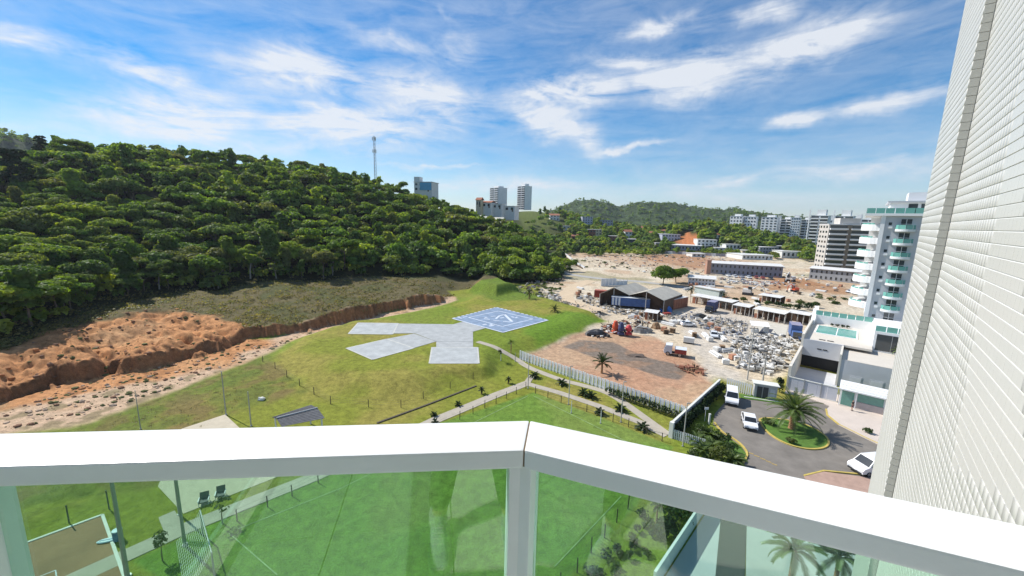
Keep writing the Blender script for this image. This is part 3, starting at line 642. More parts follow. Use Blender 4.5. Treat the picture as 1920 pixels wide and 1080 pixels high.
# ------------------------------------------------------------------ paved sheets and paths
def sheet(name, px, z, mat, parent=None, th=.03, kind=None):
    mb = MB(); mb.prism([tuple(at(x, y, z)[:2]) for x, y in px], z-th, z); o = mb.build(name, mat, parent, parent is not None)
    if kind: tag(o, kind=kind)
    return o
def resample(P, step):
    out = [P[0]]
    for a, b in zip(P[:-1], P[1:]):
        n = max(1, int((b-a).length/step))
        for i in range(1, n+1): out.append(a+(b-a)*(i/n))
    return out
def smooth_line(P, it=2):
    for _ in range(it):
        Q = [P[0]]
        for a, b in zip(P[:-1], P[1:]): Q += [a*.75+b*.25, a*.25+b*.75]
        P = Q+[P[-1]]
    return P
def strip_mb(P, w, dz=.04, th=.06, flat=None):
    mb = MB(); L = []; Rr = []
    for i, p in enumerate(P):
        d = (P[min(i+1, len(P)-1)]-P[max(i-1, 0)]); d.z = 0; d.normalize(); n = Vector((-d.y, d.x, 0))*w/2
        L.append(p+n); Rr.append(p-n)
    if flat is None:
        A_ = np.array([[q.x, q.y] for q in L+Rr]); hh = height(A_[:, 0], A_[:, 1]); n = len(L)
        for i in range(n): z = max(hh[i], hh[n+i])+dz; L[i].z = z; Rr[i].z = z
    n = len(L); vs = [tuple(q) for q in L]+[tuple(q) for q in Rr]+[(q.x, q.y, q.z-th) for q in L]+[(q.x, q.y, q.z-th) for q in Rr]; fs = []
    for i in range(n-1): fs += [(i, n+i, n+i+1, i+1), (i+1, 2*n+i+1, 2*n+i, i), (n+i, 3*n+i, 3*n+i+1, n+i+1)]
    fs += [(0, 2*n, 3*n, n), (n-1, 2*n-1, 4*n-1, 3*n-1)]
    return mb.add(vs, fs)
def pxline(px, z=0.0, sm=0, step=1.0):
    P = [at(x, y, z) for x, y in px]
    if sm: P = smooth_line(P, sm)
    return resample(P, step)
conc = M('pale_concrete', (.37, .385, .38), .85, .20, .6, .1, 20); path_m = M('path_concrete', (.40, .36, .29), .9, .14, .9, .15, 15)
kerbw = M('white_kerb_paint', (.66, .66, .60), .8, .1, 2)
# helipad apron
AZ = 1.66
ap = thing('concrete_apron', None, None, at(830, 630, AZ)); tag(ap, kind='structure')
SLABS = [[(671.7, 605), (746.7, 606), (736, 626.7), (653, 625.7)], [(747.2, 606.6), (850, 608), (776.7, 624.7), (736.8, 625)], [(850.6, 607.8), (868, 603), (910, 615), (886.7, 621.7), (887, 640), (818, 640), (777.6, 624.6)],
 [(818, 640.3), (887, 640.3), (887, 650.7), (818, 650.7)], [(810, 651.1), (895.7, 651.1), (898, 681), (805, 681)], [(776.7, 625.4), (817.4, 640.2), (776.7, 652), (725.8, 635)], [(725, 635.3), (776.2, 652.5), (698, 674), (649, 652.7)]]
for i, s in enumerate(SLABS):
    mm_ = M('pad_concrete', (.39, .41, .405), .85, .20, .5, .08, 20) if i in (0, 4, 6) else conc
    o = sheet('slab', s, AZ+(.006 if i in (0, 4, 6) else 0), mm_, ap, .12)
for s in (SLABS[0], SLABS[4], SLABS[6]):
    q = [at(x, y, AZ+.012) for x, y in s]
    for a, b in zip(q, q[1:]+q[:1]):
        P = resample([a, b], 3); mb = MB(); strip = strip_mb(P, .28, 0, .03, flat=True); strip.build('border_line', M('pad_border', (.50, .50, .45), .85, .15, 1), ap, True)
bz = AZ+.03
pad = thing('blue_landing_pad', None, None, at(938, 600, bz)); tag(pad, kind='structure')
bq = [(931, 576), (1028, 600), (943, 623), (848, 597)]
sheet('pad_surface', bq, bz, M("blue_court_paint", (.20, .27, .37), .75, .35, .5, .05, 20), pad, .12)
iq = [(935, 583), (999, 598), (942, 612), (878.5, 595)]
wl_m = M('white_line_paint', (.55, .60, .66), .8, .25, 1.5)
def pline(a, b, w, name='white_line', dash=0):
    A_, B_ = at(*a, bz+.008), at(*b, bz+.008); d = B_-A_; L_ = d.length
    if dash:
        k = int(L_/dash/2)
        for i in range(k): strip_mb([A_+d*((2*i+.2)/(2*k)), A_+d*((2*i+1.3)/(2*k))], w, 0, .01, flat=True).build(name, wl_m, pad, True)
    else: strip_mb([A_, B_], w, 0, .01, flat=True).build(name, wl_m, pad, True)
for a, b, dsh in ((0, 1, .8), (1, 2, 0), (2, 3, 0), (3, 0, .8)): pline(bq[a], bq[b], .42, dash=dsh)
for a, b in ((0, 1), (1, 2), (2, 3), (3, 0)): pline(iq[a], iq[b], .32)
def z6(x, y): return (840+x/8.31, 560+y/8.31)
for a, b, w in [((880, 245), (1000, 358), .75), ((745, 312), (800, 266), .6), ((800, 266), (880, 245), .5), ((815, 302), (872, 290), .45), ((560, 312), (650, 322), .5), ((580, 296), (620, 300), .4), ((705, 335), (805, 346), .35), ((860, 352), (965, 362), .45), ((985, 280), (1030, 290), .5), ((1050, 300), (1080, 282), .45), ((665, 280), (745, 270), .3), ((600, 285), (570, 300), .3), ((540, 408), (600, 396), .7), ((640, 425), (720, 415), .7), ((655, 395), (690, 410), .5), ((160, 290), (215, 305), .5), ((230, 290), (300, 275), .4)]:
    pline(z6(*a), z6(*b), w, 'pad_marking')
# garden paths
PATHS = [('garden_path', [(895.6, 653.7), (940, 668), (971, 675), (985, 686), (1008, 696), (1053, 713), (1098, 724), (1137, 735), (1166, 752), (1208, 783), (1252, 815)], 1.35, 2),
 ('garden_path', [(990, 718), (930, 741), (814, 789), (593, 893), (500, 930), (350, 990), (225, 1047), (120, 1095)], 1.75, 0), ('garden_path', [(985, 719), (1050, 737), (1130, 764), (1200, 792), (1250, 817)], 1.35, 0),
 ('garden_path', [(1000, 703), (992, 712), (988, 719)], 1.1, 0)]
for i, (n, px, w, sm) in enumerate(PATHS): tag(strip_mb(pxline(px, 0, sm, 1.2), w, .045+.006*i, .1).build(n, path_m), kind='structure')
tag(strip_mb(pxline([(707, 794), (800, 760), (893, 724)], 0, 0, 1.5), .28, .14, .25).build('drain_kerb', M('dark_kerb', (.10, .085, .06), .95, .25)), 'low dark drain kerb running across the lawn below the mound', 'kerb')
# sand court, concrete square, clay court
sand = sheet('sand_court', [(422, 777), (540, 886), (344, 963), (296, 912), (340, 804)], .035, M('court_sand', (.50, .44, .33), .95, .1, 1.2, .3, 8), None, .06, 'structure')
sheet('concrete_square', [(297, 970), (327, 957), (350, 988), (310, 1003)], .05, path_m, None, .08, 'structure')
clay = sheet('clay_court', [(192, 966), (-150, 1092), (-200, 1400), (330, 1400), (232, 1085)], .04, M('court_clay', (.27, .155, .085), .9, .22, .35, .15, 20), None, .08, 'structure')
for a, b in (((192, 966), (-150, 1092)), ((192, 966), (275, 1200))): tag(strip_mb([at(*a), at(*b)], .22, .1, .2).build('court_kerb', kerbw, None), kind='structure')
def cl(a, b): strip_mb([at(*a, .052), at(*b, .052)], .07, 0, .01, True).build('court_line', wl_m, clay, False)
cl((104, 1069), (40, 1094)); cl((104, 1069), (112, 1120))
# playing field chalk lines
fld = thing('field_markings', None, None, at(900, 900, 0)); tag(fld, kind='structure')
for a, b in [((445, 992), (640, 915)), ((1165, 930), (1040, 1062)), ((430, 1000), (520, 1078)), ((990, 742), (640, 915)), ((1000, 742), (1220, 850))]:
    strip_mb([at(*a, .03), at(*b, .03)], .09, 0, .012, True).build('chalk_line', M('chalk', (.26, .36, .16), .95, .4, .8), fld, True)

# ------------------------------------------------------------------ fences
woodp = M('post_wood', (.075, .06, .045), .95, .3, 4); wire = M('wire', (.12, .12, .11), .5, .1, metal=.6); pale_wood = M('pale_post', (.42, .41, .38), .85, .15, 3)
def post_fence(label, px, h=1.25, r=.055, wires=3, mat=woodp, z=None, group='post and wire fences on the lawns'):
    P = [ground(*p) for p in px]; t = thing('post_fence', label, 'fence', P[0], 0, group)
    for p in P: MB().tube(p-Vector((0, 0, .2)), p+Vector((random.uniform(-.04, .04), 0, h*random.uniform(.94, 1.06))), r, r*.92, 6).build('post', mat, t, True)
    for k in range(wires):
        MB().path([p+Vector((0, 0, h*(.35+.6*k/max(1, wires-1)))) for p in P], .008, 4).build('wire', wire, t, True)
    return t
post_fence('dark wooden post and wire fence curving round the grassy helipad mound', [(493, 679), (516, 692), (538, 708), (562, 724), (589, 740), (620, 758), (691, 764), (752, 765), (794, 749), (844, 730), (887, 712)])
post_fence('wooden post fence beside the long concrete path, upper left edge of the playing field', [(445, 979), (502, 951), (548, 931), (597, 908), (690, 866), (780, 825), (862, 787), (887, 777), (909, 766), (930, 757), (949, 748), (968, 739), (986, 729)])
post_fence('wooden post fence along the right path from the path corner to the white slats', [(1004, 739), (1027, 746), (1052, 757), (1100, 773), (1149, 792), (1178, 802), (1212, 815), (1241, 829)])
post_fence('wooden post fence between playing field and dry shrub strip, seen through the right glass', [(1230, 905), (1200, 931), (1177, 957), (1156, 980), (1133, 1011), (1108, 1041), (1082, 1074), (1050, 1110)], 1.5)
post_fence('metal posts with top rail behind the brown clay court', [(-60, 1048), (42, 1012), (130, 982), (205, 955)], 1.9, .06, 2, M('dark_metal', (.07, .08, .08), .6, .15))
def slat_fence(name, label, a, b, h, pitch, wd, mat, z=0.0, th=.03, rail_=True, wav=.0):
    A_, B_ = at(*a, z), at(*b, z); d = B_-A_; L_ = d.length; d.normalize(); rz = math.atan2(d.y, d.x); n = int(L_/pitch)
    t = thing(name, label, 'fence', A_); m = MB(); m.box((0, 0, h/2), (wd, th, h)); me = m.mesh('slat'); me.materials.append(mat)
    nv = Vector((-d.y, d.x, 0))
    for i in range(n):
        p = d*(i+.5)*pitch+nv*(wav*(i % 2)); p.z = hz(A_.x+p.x, A_.y+p.y)-z; share('slat', me, t, p, (random.uniform(-.015, .015), random.uniform(-.012, .012), rz), (1, 1, random.uniform(.98, 1.02)))
    if rail_:
        for zz_ in (.35, h-.35): MB().box((d.x*L_/2+nv.x*.05, d.y*L_/2+nv.y*.05, zz_), (L_, .05, .06), rz).build('rail', mat, t)
    return t
zinc = M('zinc_sheet', (.74, .76, .77), .5, .12, 2); whitewood = M('white_slat', (.68, .69, .70), .6, .08, 3)
slat_fence('sheet_metal_fence', 'long grey corrugated sheet fence between the lawn and the red earth yard', (974, 674), (1290, 787), 1.9, .39, .27, zinc, 0, .05, True, .09)
slat_fence('slat_fence', 'white slatted fence where the garden path meets the shrub bed', (1252, 819), (1322, 843), 1.35, .24, .15, whitewood)
slat_fence('slat_fence', 'white slatted fence behind the parked white van', (1361, 728), (1412, 744), 2.0, .33, .2, whitewood)
# boundary wall with clipped hedge
WZ = 2.2; wa, wb = at(1262, 790, WZ), at(1350, 711, WZ); wa.z = wb.z = 0; d = (wb-wa); L_ = d.length; d.normalize(); rz = math.atan2(d.y, d.x); nv = Vector((d.y, -d.x, 0))
bw = thing('boundary_wall', 'white-topped boundary wall with dark hedge beside the road', 'wall', wa)
MB().box((d.x*L_/2, d.y*L_/2, WZ/2-.05), (L_, .18, WZ-.1), rz).build('wall_face', M('wall_render', (.48, .46, .43), .9, .12, 1), bw); MB().box((d.x*L_/2, d.y*L_/2, WZ-.02), (L_, .30, .1), rz).build('coping', kerbw, bw)
MB().box((-d.x*.25, -d.y*.25, WZ/2), (.5, .5, WZ), rz).build('pillar', M('wall_white', (.7, .7, .68), .8, .06), bw)
BUSH = leafmat('shrub_leaves', [(.03, .06, .012), (.05, .085, .02), (.075, .11, .025), (.10, .12, .03)]); DARKB = leafmat('hedge_leaves', [(.018, .034, .010), (.026, .046, .012)], trans=.2)
def hedge(label, a, b, w, h, name='hedge', mat=DARKB, dens=260):
    dd = b-a; L2 = dd.length; n = max(2, int(L2/.8)); lb = [(dd.x*i/n+random.uniform(-.1, .1), dd.y*i/n+random.uniform(-.1, .1), h*.5, w*.6*random.uniform(.8, 1.2), w*.6*random.uniform(.8, 1.2), h*.55*random.uniform(.85, 1.15)) for i in range(n+1)]
    t = thing(name, label, 'hedge', a); me = quads_mesh('foliage', leaf_cloud(lb, int(dens*L2/1.0), .11)); me.materials.append(mat); share('foliage', me, t)
    MB().path([Vector((l[0], l[1], h*.25)) for l in lb], .08, 5).build('stem', BARK, t); return t
hedge('dark clipped hedge in front of the white-topped boundary wall', wa+nv*.55+d*.5, wb+nv*.55-d*.3, 1.0, 1.9)
hedge('row of dark shrubs along the foot of the corrugated fence', at(1135, 735)+Vector((.3, -.9, 0)), at(1275, 783)+Vector((.2, -1.2, 0)), .9, 1.3, dens=150)

# ------------------------------------------------------------------ palms, cycads, shrubs
def frond_mesh(L, e0, e1, nl=26, lw=.42, leaf=.035, mat=None, name='frond'):
    mb = MB(); P = []; x = z = 0.0; n = 12
    for i in range(n+1):
        P.append(Vector((x, 0, z))); e = e0+(e1-e0)*(i/n)**1.2; x += L/n*math.cos(e); z += L/n*math.sin(e)
    for i in range(n): mb.tube(P[i], P[i+1], .035*L/3*(1-i/n)+.006, .035*L/3*(1-(i+1)/n)+.005, 4, False)
    for k in range(nl):
        s = .12+.88*k/nl; f = s*n; i = min(n-1, int(f)); p = P[i].lerp(P[i+1], f-i); t = (P[i+1]-P[i]).normalized(); up = Vector((-t.z, 0, t.x))
        ln = lw*(1.15-.75*abs(s-.42)*1.4)*random.uniform(.85, 1.1)
        for sd in (-1, 1):
            dv = (Vector((0, sd, 0))*.8+t*.62+up*.28).normalized(); q = p+dv*ln-Vector((0, 0, ln*.18)); wv = t*leaf
            mb.add([p-wv, p+wv, p+dv*ln*.55+wv*.9, q, p+dv*ln*.55-wv*.9], [(0, 1, 2, 3, 4)])
    me = mb.mesh(name); me.materials.append(mat); return me
PALM = leafmat('palm_leaves', [(.095, .14, .045), (.12, .17, .055)], trans=.35, rough=.35); CYC = leafmat('cycad_leaves', [(.022, .042, .014), (.034, .058, .018)], trans=.2, rough=.35)
PTRUNK = M('palm_trunk', (.30, .17, .09), .95, .35, 3, .6, 5)
FR = {}
def palm(name, label, p, th_, tr, nf, L, mat, cat='palm', group=None, emax=1.35, emin=-.35, droop=1.3, fr_name='frond', nl=26, lw=.42, joined=False, leaf=.035):
    t = thing(name, label, cat, p, random.random()*6.28, group); mb = MB(); n = 10; prof = [(tr*1.35, -.3), (tr*1.25, .05)]
    for i in range(n): z = th_*(i+.3)/n; prof += [(tr*(1.02-.12*i/n), z), (tr*(1.15-.12*i/n), z+th_*.03), (tr*(.98-.12*i/n), z+th_*.065)]
    mb.lathe(prof+[(tr*1.15, th_), (tr*.4, th_+tr*.8)], n=10); mb.build('trunk', PTRUNK, t)
    key = (L, mat.name, nl, droop, lw)
    if key not in FR: FR[key] = [frond_mesh(L*random.uniform(.92, 1.05), emin+(emax-emin)*i/5, emin+(emax-emin)*i/5-droop*random.uniform(.8, 1.15), nl, lw, leaf, mat) for i in range(6)]
    if joined:
        allv = []; fs = []
        for i in range(nf):
            me = FR[key][min(5, int(6*(i/nf)))]; R = Matrix.Rotation(i*2.39996+random.uniform(-.2, .2), 4, 'Z'); o_ = len(allv); allv += [tuple(R @ v.co+Vector((0, 0, th_))) for v in me.vertices]; fs += [tuple(q+o_ for q in f.vertices) for f in me.polygons]
        me2 = bpy.data.meshes.new('fronds'); me2.from_pydata(allv, [], fs); me2.materials.append(mat); share('fronds', me2, t)
    else:
        for i in range(nf): share(fr_name, FR[key][min(5, int(6*(i/nf)**.85))], t, (0, 0, th_+tr*.3), (random.uniform(-.12, .12), 0, i*2.39996+random.uniform(-.2, .2)), (1, 1, 1))
    return t
palm('date_palm', 'large feathery palm on the oval grass island of the roundabout', at(1484, 803, .12), 2.35, .36, 52, 3.9, PALM, emax=1.4, emin=-.25, droop=1.25, nl=34, lw=.5, leaf=.03)
palm('young_palm', 'single leaning palm standing on the red earth behind the corrugated fence', ground(1128, 700), 1.9, .2, 20, 2.3, CYC, droop=1.0, emin=.1, nl=24)
cyc_px = [(1053, 722, 'dark cycad nearest the upper bend of the fence path'), (1094, 741, 'dark cycad on the lawn strip, left one of the close pair'), (1108, 747, 'dark cycad on the lawn strip, right one of the close pair'), (1163, 771, 'dark cycad beside the third lamp pole on the lawn strip'), (1124, 778, 'small dark cycad behind the lower path fence'), (1204, 806, 'dark cycad near the end of the right path fence'), (1002, 708, 'dark cycad beside the path junction')]
for i, (x, y, lb) in enumerate(cyc_px): palm('cycad', lb, ground(x, y), .28, .16, 18, 1.15 if i != 4 else .85, CYC, 'cycad', 'dark cycads planted on the lawn strip', emax=1.1, emin=.05, droop=.9, joined=True, nl=20, lw=.28)
for x, y, h, lb in [(953, 719, .75, 'little round-headed cycad on a trunk, nearest the path corner'), (903, 739, .7, 'little round-headed cycad on a trunk, middle of the lawn by the path'), (859, 761, .25, 'small dark cycad shrub on the lawn above the rail'), (813, 780, .2, 'lowest small cycad shrub on the lawn beside the path'), (816, 793, .1, 'tiny cycad half hidden behind the handrail left of the joint')]:
    palm('cycad', lb, ground(x, y), h, .12, 14, .62, CYC, 'cycad', 'small cycads on the lawn left of the path', emax=1.2, emin=-.2, droop=.9, joined=True, nl=16, lw=.2)
for x, y, h, lb in [(958, 662, 2.2, 'slim young palm behind the white gate posts near the helipad'), (1230, 985, 1.9, 'yellow-green young palm in the dry shrub strip seen through glass')]:
    palm('young_palm', lb, ground(x, y), h, .09, 12, .95, PALM, 'palm', 'slim young palms', emin=.0, droop=1.2, joined=True, nl=16, lw=.25)
for x, y, h, lb in [(1478, 1108, 3.6, 'feathery palm seen through the right glass, left one of two'), (1562, 1112, 3.2, 'feathery palm seen through the right glass, right one of two')]:
    palm('garden_palm', lb, at(x, y, 0), h, .16, 22, 2.3, PALM, 'palm', None, emin=-.3, droop=1.3, nl=26, lw=.4)
BT = leafmat('twig_leaves', [(.07, .085, .03)], trans=.2)
def little_tree(label, p, h, n=160):
    t = thing('young_tree', label, 'tree', p); lb = [(random.uniform(-.5, .5), random.uniform(-.5, .5), h+random.uniform(-.3, .4), .4, .4, .3) for _ in range(5)]; me = quads_mesh('crown', leaf_cloud(lb, n, .10)); me.materials.append(BT); share('crown', me, t); trunk_mb(lb, h*.8, .05, .05).build('trunk', BARK, t)
little_tree('spindly young tree beside the path, left half of the glass', ground(305, 1054), 1.7); little_tree('spindly young tree between path and field fence behind the net post', ground(417, 981), 1.9, 90); little_tree('yellowish sapling tied to a stake by the helipad path', ground(939, 676), 1.6, 90)
def shrub(label, p, r, h, mat, group=None, n=260, name='shrub', size=.12):
    lb = [(random.uniform(-.5, .5)*r, random.uniform(-.5, .5)*r, h*random.uniform(.35, .65), r*.55, r*.55, h*.4) for _ in range(6)]; t = thing(name, label, 'shrub', p, 0, group); me = quads_mesh('foliage', leaf_cloud(lb, n, size)); me.materials.append(mat); share('foliage', me, t)
    m = MB()
    for l in lb[:4]: m.tube((0, 0, -.1), l[:3], .04, .015, 4, False)
    m.build('stem', BARK, t); return t
G = 'lush shrubs in the bed beside the roundabout road'
for i, (x, y, r, h) in enumerate([(1310, 815, 1.2, 1.5), (1330, 822, 1.3, 1.7), (1352, 828, 1.2, 1.5), (1335, 842, 1.4, 1.9), (1362, 850, 1.3, 1.7), (1318, 850, 1.3, 1.7), (1345, 866, 1.4, 1.9), (1375, 868, 1.0, 1.3), (1296, 858, 1.0, 1.2), (1305, 832, .9, 1.1)]):
    if i % 2: palm('bed_palm', 'arching leafy plant in the shrub bed by the roundabout road', at(x, y), .3, .12, 20, 1.7, PALM, 'plant', G, emax=1.25, emin=0, droop=1.4, joined=True, nl=20, lw=.4, leaf=.05)
    else: shrub('rounded leafy shrub in the shrub bed by the roundabout road', at(x, y), r, h, BUSH, G)
G = 'scrappy shrubs in the dry strip beside the playing field'
for i in range(26):
    u = random.random(); x = 1215-u*150+random.uniform(0, 60)*(1+u); y = 935+u*150+random.uniform(-15, 15)
    shrub('scrappy shrub in the dry strip right of the playing field', at(x, y), random.uniform(.3, .6), random.uniform(.5, 1.0), random.choice([BUSH, DARKB]), G, 70, size=.09)
for i, (x, y) in enumerate([(1262, 962), (1280, 955), (1275, 985), (1258, 1000), (1290, 965), (1246, 1010)]): shrub('dark leafy shrub against the thin white wall, seen through the right glass', at(x, y), 1.1, 1.9, [BUSH, DARKB][i % 2], 'shrubs against the thin white wall')
# tufts over the scrub bank and the foot of the forest (uncountable ground cover)
tq = leaf_cloud([(0, 0, .10, .5, .5, .22)], 14, .12); Q = []; T = []
n = 0
while n < 16000:
    x = random.uniform(-60, 980); y = random.uniform(520, 660); d_ = ray(x, y); r_ = math.hypot(d_.x, d_.y); t_ = (3.6-CAM_H)/d_.z; X_, Y_ = d_.x*t_, d_.y*t_; Q.append((X_, Y_)); n += 1
Q = np.array(Q); sp = -sdpoly(PLATEAU, Q[:, 0], Q[:, 1]); so_ = -sdpoly(ORANGE, Q[:, 0], Q[:, 1]); r_ = np.hypot(Q[:, 0], Q[:, 1]); aa = np.arctan2(Q[:, 0], Q[:, 1])
keep = (sp > 1.2) & (so_ < -.5) & (r_ < np.interp(aa, H_az, H_rf)+10); Q = Q[keep]
Qs = []
for x, y in W2([(random.uniform(130, 560), random.uniform(660, 800)) for _ in range(900)]): Qs.append((x, y))
Qs = np.array(Qs); ks = sdpoly(SCRUB, Qs[:, 0], Qs[:, 1]) < -1; Qs = Qs[ks]; Q = np.concatenate([Q, Qs]); zq = height(Q[:, 0], Q[:, 1]); sc_ = np.concatenate([.5+2.2*rng.random(len(Q)-len(Qs))**4, .25+.35*rng.random(len(Qs))])
V = tq[None]*sc_[:, None, None, None]+np.stack([Q[:, 0], Q[:, 1], zq-.05], -1)[:, None, None, :]
tuft = leafmat('scrub_tufts', [(.22, .17, .08), (.15, .15, .055), (.25, .20, .10), (.11, .13, .04)], 'tint', trans=.4)
o = bpy.data.objects.new('scrub', quads_mesh('scrub', V.reshape(-1, 4, 3), np.repeat(rng.random(len(Q)), len(tq)))); COL.objects.link(o); o.data.materials.append(tuft); tag(o, 'dry brown-green scrub covering the bank below the forest', 'scrub', kind='stuff')

# ------------------------------------------------------------------ poles, nets, seats, pavilion
polem = M('galvanised', (.36, .37, .37), .5, .12, 3, metal=.4); polew = M('concrete_pole', (.46, .44, .41), .85, .12, 2)
def pole(label, base, topy, r=.07, lamp=True, mat=polew, dz=0, name='lamp_pole'):
    b = ground(*base); h = aty(base[0], topy, b.y).z-b.z; t = thing(name, label, 'pole', b); MB().tube((0, 0, -.2), (0, 0, h), r*1.15, r*.8, 8).build('shaft', mat, t); MB().tube((0, 0, -.02), (0, 0, .12), r*2.1, r*1.9, 8).build('base_plate', polem, t)
    if lamp: MB().box((.18, 0, h-.06), (.42, .14, .08)).build('lamp_head', polem, t)
    else: MB().tube((0, 0, h), (0, 0, h+.05), r*1.0, r*.7, 8).build('cap', polem, t)
    return t
pole('slim lamp pole standing at the corner of the two paths', (990, 728), 668); pole('slim lamp pole on the lawn strip left of the close cycads', (1066, 759), 686); pole('slim lamp pole on the lawn strip beside the single cycad', (1164, 792), 715); pole('slim lamp pole in front of the boundary hedge corner', (1280, 838), 755)
pole('short white pole by the right path, first from the path corner', (1071, 775), 752, .06, False, whitewood); pole('short white pole by the right path, nearer the boundary wall', (1126, 795), 770, .06, False, whitewood)
pole('thin grey pole on the scrub, leftmost above the rail', (264, 806), 733, .05, False, polem); pole('grey pole above the corner of the pale sand court', (424, 779), 697, .07, False, polem); pole('grey pole between the sand court and the dark-roofed pavilion', (471, 800), 735, .07, False, polem)
pole('thick tall pole at the corner of the clay court, seen through the left glass', (239, 1082), 898, .14, False, polem); pole('tall grey pole beside the concrete square, nearer of the pair', (347, 1024), 880, .11, False, polem); pole('tall grey pole beside the sand court, farther of the pair', (337, 968), 880, .09, False, polem)
pole('small wooden stake post beside the gate at the helipad path', (939, 677), 655, .05, False, whitewood); pole('grey gate post at the left end of the corrugated fence', (966, 678), 662, .06, False, polem)
# net goal frame
gA, gB = at(403, 1088), at(381, 1003)
gl_ = thing('net_goal', 'tall goal frame with pale string net, seen through the left glass', 'goal', gA); dv = gB-gA; hgt = 2.45
for b in (gA, gB): MB().tube(b, b+Vector((0, 0, hgt)), .07, .06, 8).build('goal_post', polem, gl_, True)
MB().tube(gA+Vector((0, 0, hgt)), gB+Vector((0, 0, hgt)), .05, .05, 8).build('crossbar', polem, gl_, True)
bk_ = Vector((-1.7, -.8, 0)); net = MB(); nn = 16
for i in range(nn+1):
    a = gA+dv*(i/nn); net.path([a+Vector((0, 0, hgt)), a+bk_*.5+Vector((0, 0, hgt*.35)), a+bk_+Vector((0, 0, .03))], .012, 3)
    f = i/nn; q = [((0, 0, hgt), (.5, .5, hgt*.35)), ((.5, .5, hgt*.35), (1, 1, .03))][f > .5]; g_ = (f*2) % 1.0001
    o_ = bk_*(q[0][0]+(q[1][0]-q[0][0])*g_)+Vector((0, 0, q[0][2]+(q[1][2]-q[0][2])*g_)); net.tube(gA+o_, gB+o_, .012, .012, 3)
o = net.build('net', M('net_cord', (.60, .62, .58), .9, .05), gl_, True); tag(o, kind='stuff')
for k, (x, y, lb) in enumerate([(383, 944, 'dark and white garden chair on the sand court, left one'), (414, 932, 'dark and white garden chair on the sand court, right one')]):
    t = thing('garden_chair', lb, 'chair', at(x, y, .04), .5, 'garden chairs by the sand court'); cm = M('chair_weave', (.10, .105, .12), .7, .2, 6); cw = whitewood
    MB().box((0, 0, .32), (.75, .7, .10)).build('seat', cm, t); m = MB(); m.slab([(-.37, .30, .36), (.37, .30, .36), (.37, .52, .95), (-.37, .52, .95)], .06); m.build('backrest', cm, t)
    for sx in (-1, 1):
        MB().box((sx*.40, 0, .52), (.08, .75, .05)).build('armrest', cw, t)
        for sy in (-.3, .3): MB().tube((sx*.38, sy, 0), (sx*.38, sy, .5), .03, .03, 5).build('leg', cw, t)
# dark-roofed pavilion
pz = 2.6; rc = [at(510, 782, pz), at(583, 759, pz), at(609, 784, pz), at(528, 800, pz)]; c0 = sum(rc, Vector())/4
pv = thing('garden_pavilion', 'small open pavilion with dark slate roof on the lawn', 'pavilion', (c0.x, c0.y, 0)); m1, m2 = (rc[0]+rc[3])/2+Vector((0, 0, .45)), (rc[1]+rc[2])/2+Vector((0, 0, .45)); slate = M('slate_roof', (.085, .09, .10), .7, .35, 2.5, .4, 9, streak=False)
for a, b, c_, d_ in ((rc[0], rc[1], m2, m1), (m1, m2, rc[2], rc[3])):
    nrow = 7; u = (d_-a) if a is rc[0] else (d_-a)
    for k in range(nrow):
        f0, f1_ = k/nrow, (k+1)/nrow; MB().slab([a.lerp(d_, f0), b.lerp(c_, f0), b.lerp(c_, f1_)+Vector((0, 0, .03)), a.lerp(d_, f1_)+Vector((0, 0, .03))], .05).build('roof_course', slate, pv, True)
MB().tube(m1+Vector((0, 0, .05)), m2+Vector((0, 0, .05)), .09, .09, 6).build('ridge_cap', M('ridge_tile', (.42, .43, .43), .8, .1), pv, True)
for p in rc: q = p.lerp(c0, .12); MB().box((q.x, q.y, (pz-.05)/2), (.14, .14, pz-.05)).build('post', whitewood, pv, True)
MB().box((c0.x, c0.y, .45), (1.6, .7, .9)).build('counter', whitewood, pv, True)
t = thing('rubbish_bin', 'blue drum bin with pale lid beside the clay court', 'bin', at(222, 1012, 0)); MB().lathe([(.3, 0), (.34, .1), (.34, .8), (.3, .9)], n=12).build('drum', M('blue_plastic', (.05, .14, .30), .5, .1), t); MB().lathe([(.36, .9), (.34, .97), (.1, 1.0)], n=12).build('lid', M('pale_blue_plastic', (.45, .58, .66), .5, .1), t)
t = thing('surf_board', 'pale blue board lying beside the blue bin at the clay court', 'board', at(202, 1014, .06), .35); MB().lathe([(.01, .0), (.33, .02), (.36, .07), (.3, .12)], n=14).build('deck', MATS['pale_blue_plastic'], t).scale = (2.1, .8, 1); MB().box((0, 0, .125), (1.1, .08, .02)).build('stripe', MATS['blue_plastic'], t)
t = thing('cloth_bundle', 'white bundle lying at the edge of the lawn left of the pavilion', 'bundle', at(490, 750, .0)); MB().blob((0, 0, .22), (.55, .4, .25), 3, .3).build('bundle', kerbw, t)

# loose stones, clods and weeds of the wash and the eroded slope
def scatter_stones(name, label, poly, z, n, smin, smax, mats):
    P = W2(poly, z); x0, y0 = P.min(0); x1, y1 = P.max(0); X_ = rng.uniform(x0, x1, n*3); Y_ = rng.uniform(y0, y1, n*3); k = sdpoly(P, X_, Y_) < -.3; X_, Y_ = X_[k][:n], Y_[k][:n]; Z_ = hlook(X_, Y_); g_ = [MB() for _ in mats]
    for x, y, zz_ in zip(X_, Y_, Z_):
        s = smin+(smax-smin)*random.random()**3; random.choice(g_).blob((x, y, zz_+s*.12), (s, s*random.uniform(.6, 1), s*random.uniform(.35, .7)), random.random()*50, .3, 5, 3)
    root = thing(name, label, 'stones', (float(P[:, 0].mean()), float(P[:, 1].mean()), 0)); tag(root, kind='stuff')
    for q, m_ in zip(g_, mats): tag(q.build('stone', m_, root, True), kind='stuff')
